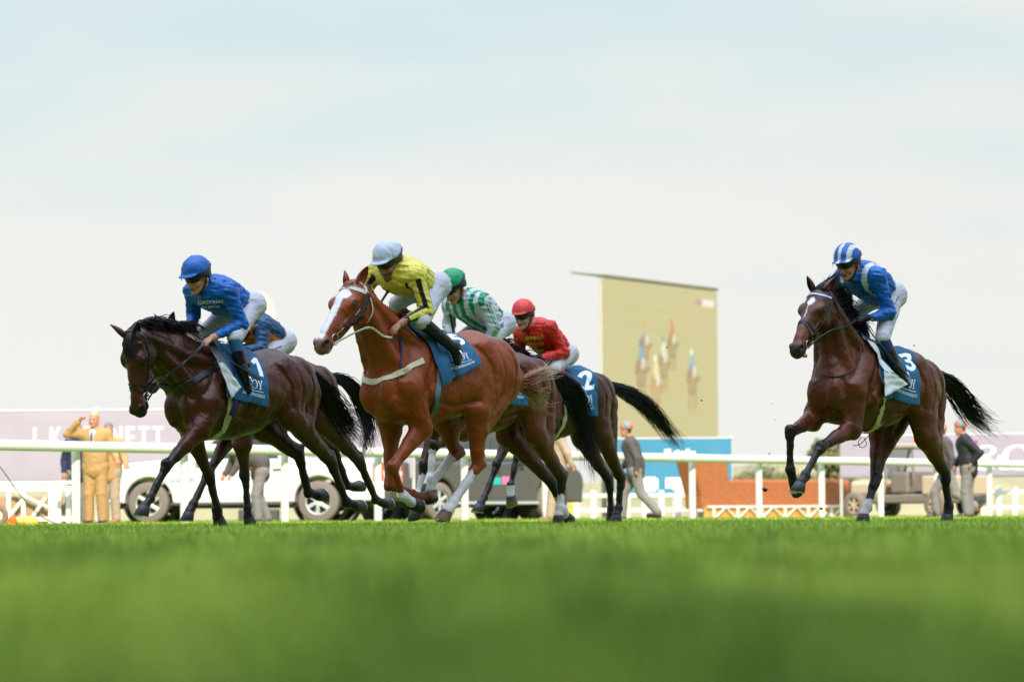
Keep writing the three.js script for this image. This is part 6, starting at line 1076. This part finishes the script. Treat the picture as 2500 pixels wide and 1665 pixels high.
{ // things on the ground at the far left
  const c = thing('barrow_wheel', 'brown tyred cart wheel cut by the left edge', 'wheel'); c.position.copy(ground(-8, 62)); const wg = new THREE.TorusGeometry(0.115, 0.045, 10, 28).translate(0, 0.16, 0); part('tyre', wg, mat(rgb(0.25, 0.17, 0.12), 0.9), c); part('hub', new THREE.CylinderGeometry(0.08, 0.08, 0.05, 20).rotateX(Math.PI / 2).translate(0, 0.16, 0), mat(rgb(0.7, 0.6, 0.45), 0.6), c);
  single('yellow_sack', (() => { const F = new Field(); F.blob([0, 0.07, 0], [0.15, 0.075, 0.12], 0.02); F.blob([0.10, 0.065, 0.02], [0.09, 0.065, 0.1], 0.04); F.warp = (x, y, z) => noise.noise(x * 16, y * 16, z * 16) * 0.012; return F.skin(0.012).translate(...ground(60, 62).toArray()); })(), mat(rgb(0.75, 0.50, 0.10), 0.7), 'small yellow sack on the turf at the far left', 'sack');
  single('orange_bag', (() => { const F = new Field(); F.blob([0, 0.08, 0], [0.06, 0.09, 0.06], 0.02); F.blob([-0.05, 0.05, 0], [0.05, 0.05, 0.05], 0.02); F.warp = (x, y, z) => noise.noise(x * 20, y * 20, z * 20) * 0.012; return F.skin(0.010).translate(...ground(30, 61.5).toArray()); })(), mat(rgb(0.75, 0.14, 0.02), 0.7), 'crumpled orange bag beside the yellow sack', 'bag');
  const w = [[-60, 1075], [0, 1142], [45, 1205], [92, 1255], [130, 1276], [160, 1284]].map(([u, v], i) => at(u, v, 50).toArray()); w[5][1] = 0.02; single('cable', tube(w, 0.006, 40, 6), mat(rgb(0.05, 0.05, 0.04), 0.6), 'thin dark cable drooping to the turf at the left edge', 'cable');
}
{ // turf thrown up by the hooves
  const R = rng(99), soil = mat(rgb(0.03, 0.022, 0.014), 0.95), gr = mat(rgb(0.09, 0.16, 0.03), 0.8);
  function clod(label, u, v, Z, s, grassy) { const g = thing('turf_clod', label, 'clod', 'clods of turf in the air'); g.position.copy(at(u, v, Z)); const F = new Field(); F.blob([0, 0, 0], [s, s * 0.7, s * 0.6], 0.01); F.warp = (x, y, z) => noise.noise(x * 90 + u, y * 90, z * 90) * s * 0.5; part('soil', F.skin(s / 5), soil, g); if (grassy) { const b = []; for (let i = 0; i < 14; i++) { const a = R() * 6.28; b.push(rod([0, 0, 0], [Math.cos(a) * s * 1.7, (R() - 0.3) * s * 2.2, Math.sin(a) * s * 1.5], 0.0016, 0.0006, 3)); } part('grass_blades', merged(b), gr, g); } }
  clod('largest tuft of turf flying left of the lone horse', 1868, 1196, 38, 0.022, true); clod('torn tuft of turf hanging below the lone horse\'s raised hooves', 2006, 1242, 38, 0.014, true);
  for (const [u, v, s, l] of [[1713, 978, 0.009, 'dark speck of soil beside the big screen\'s lower right edge'], [1629, 848, 0.008, 'dark speck of soil in front of the screen\'s upper half'], [2233, 844, 0.008, 'dark speck of soil in the sky behind the lone jockey'], [1880, 1108, 0.008, 'speck of soil in the air well left of the lone horse\'s knee'], [1886, 986, 0.005, 'tiny speck of soil level with the lone horse\'s chest'], [1893, 1025, 0.005, 'tiny speck of soil just above the lone horse\'s left knee']]) clod(l, u, v, 37.5, s, false);
}

renderer.render(scene, camera);
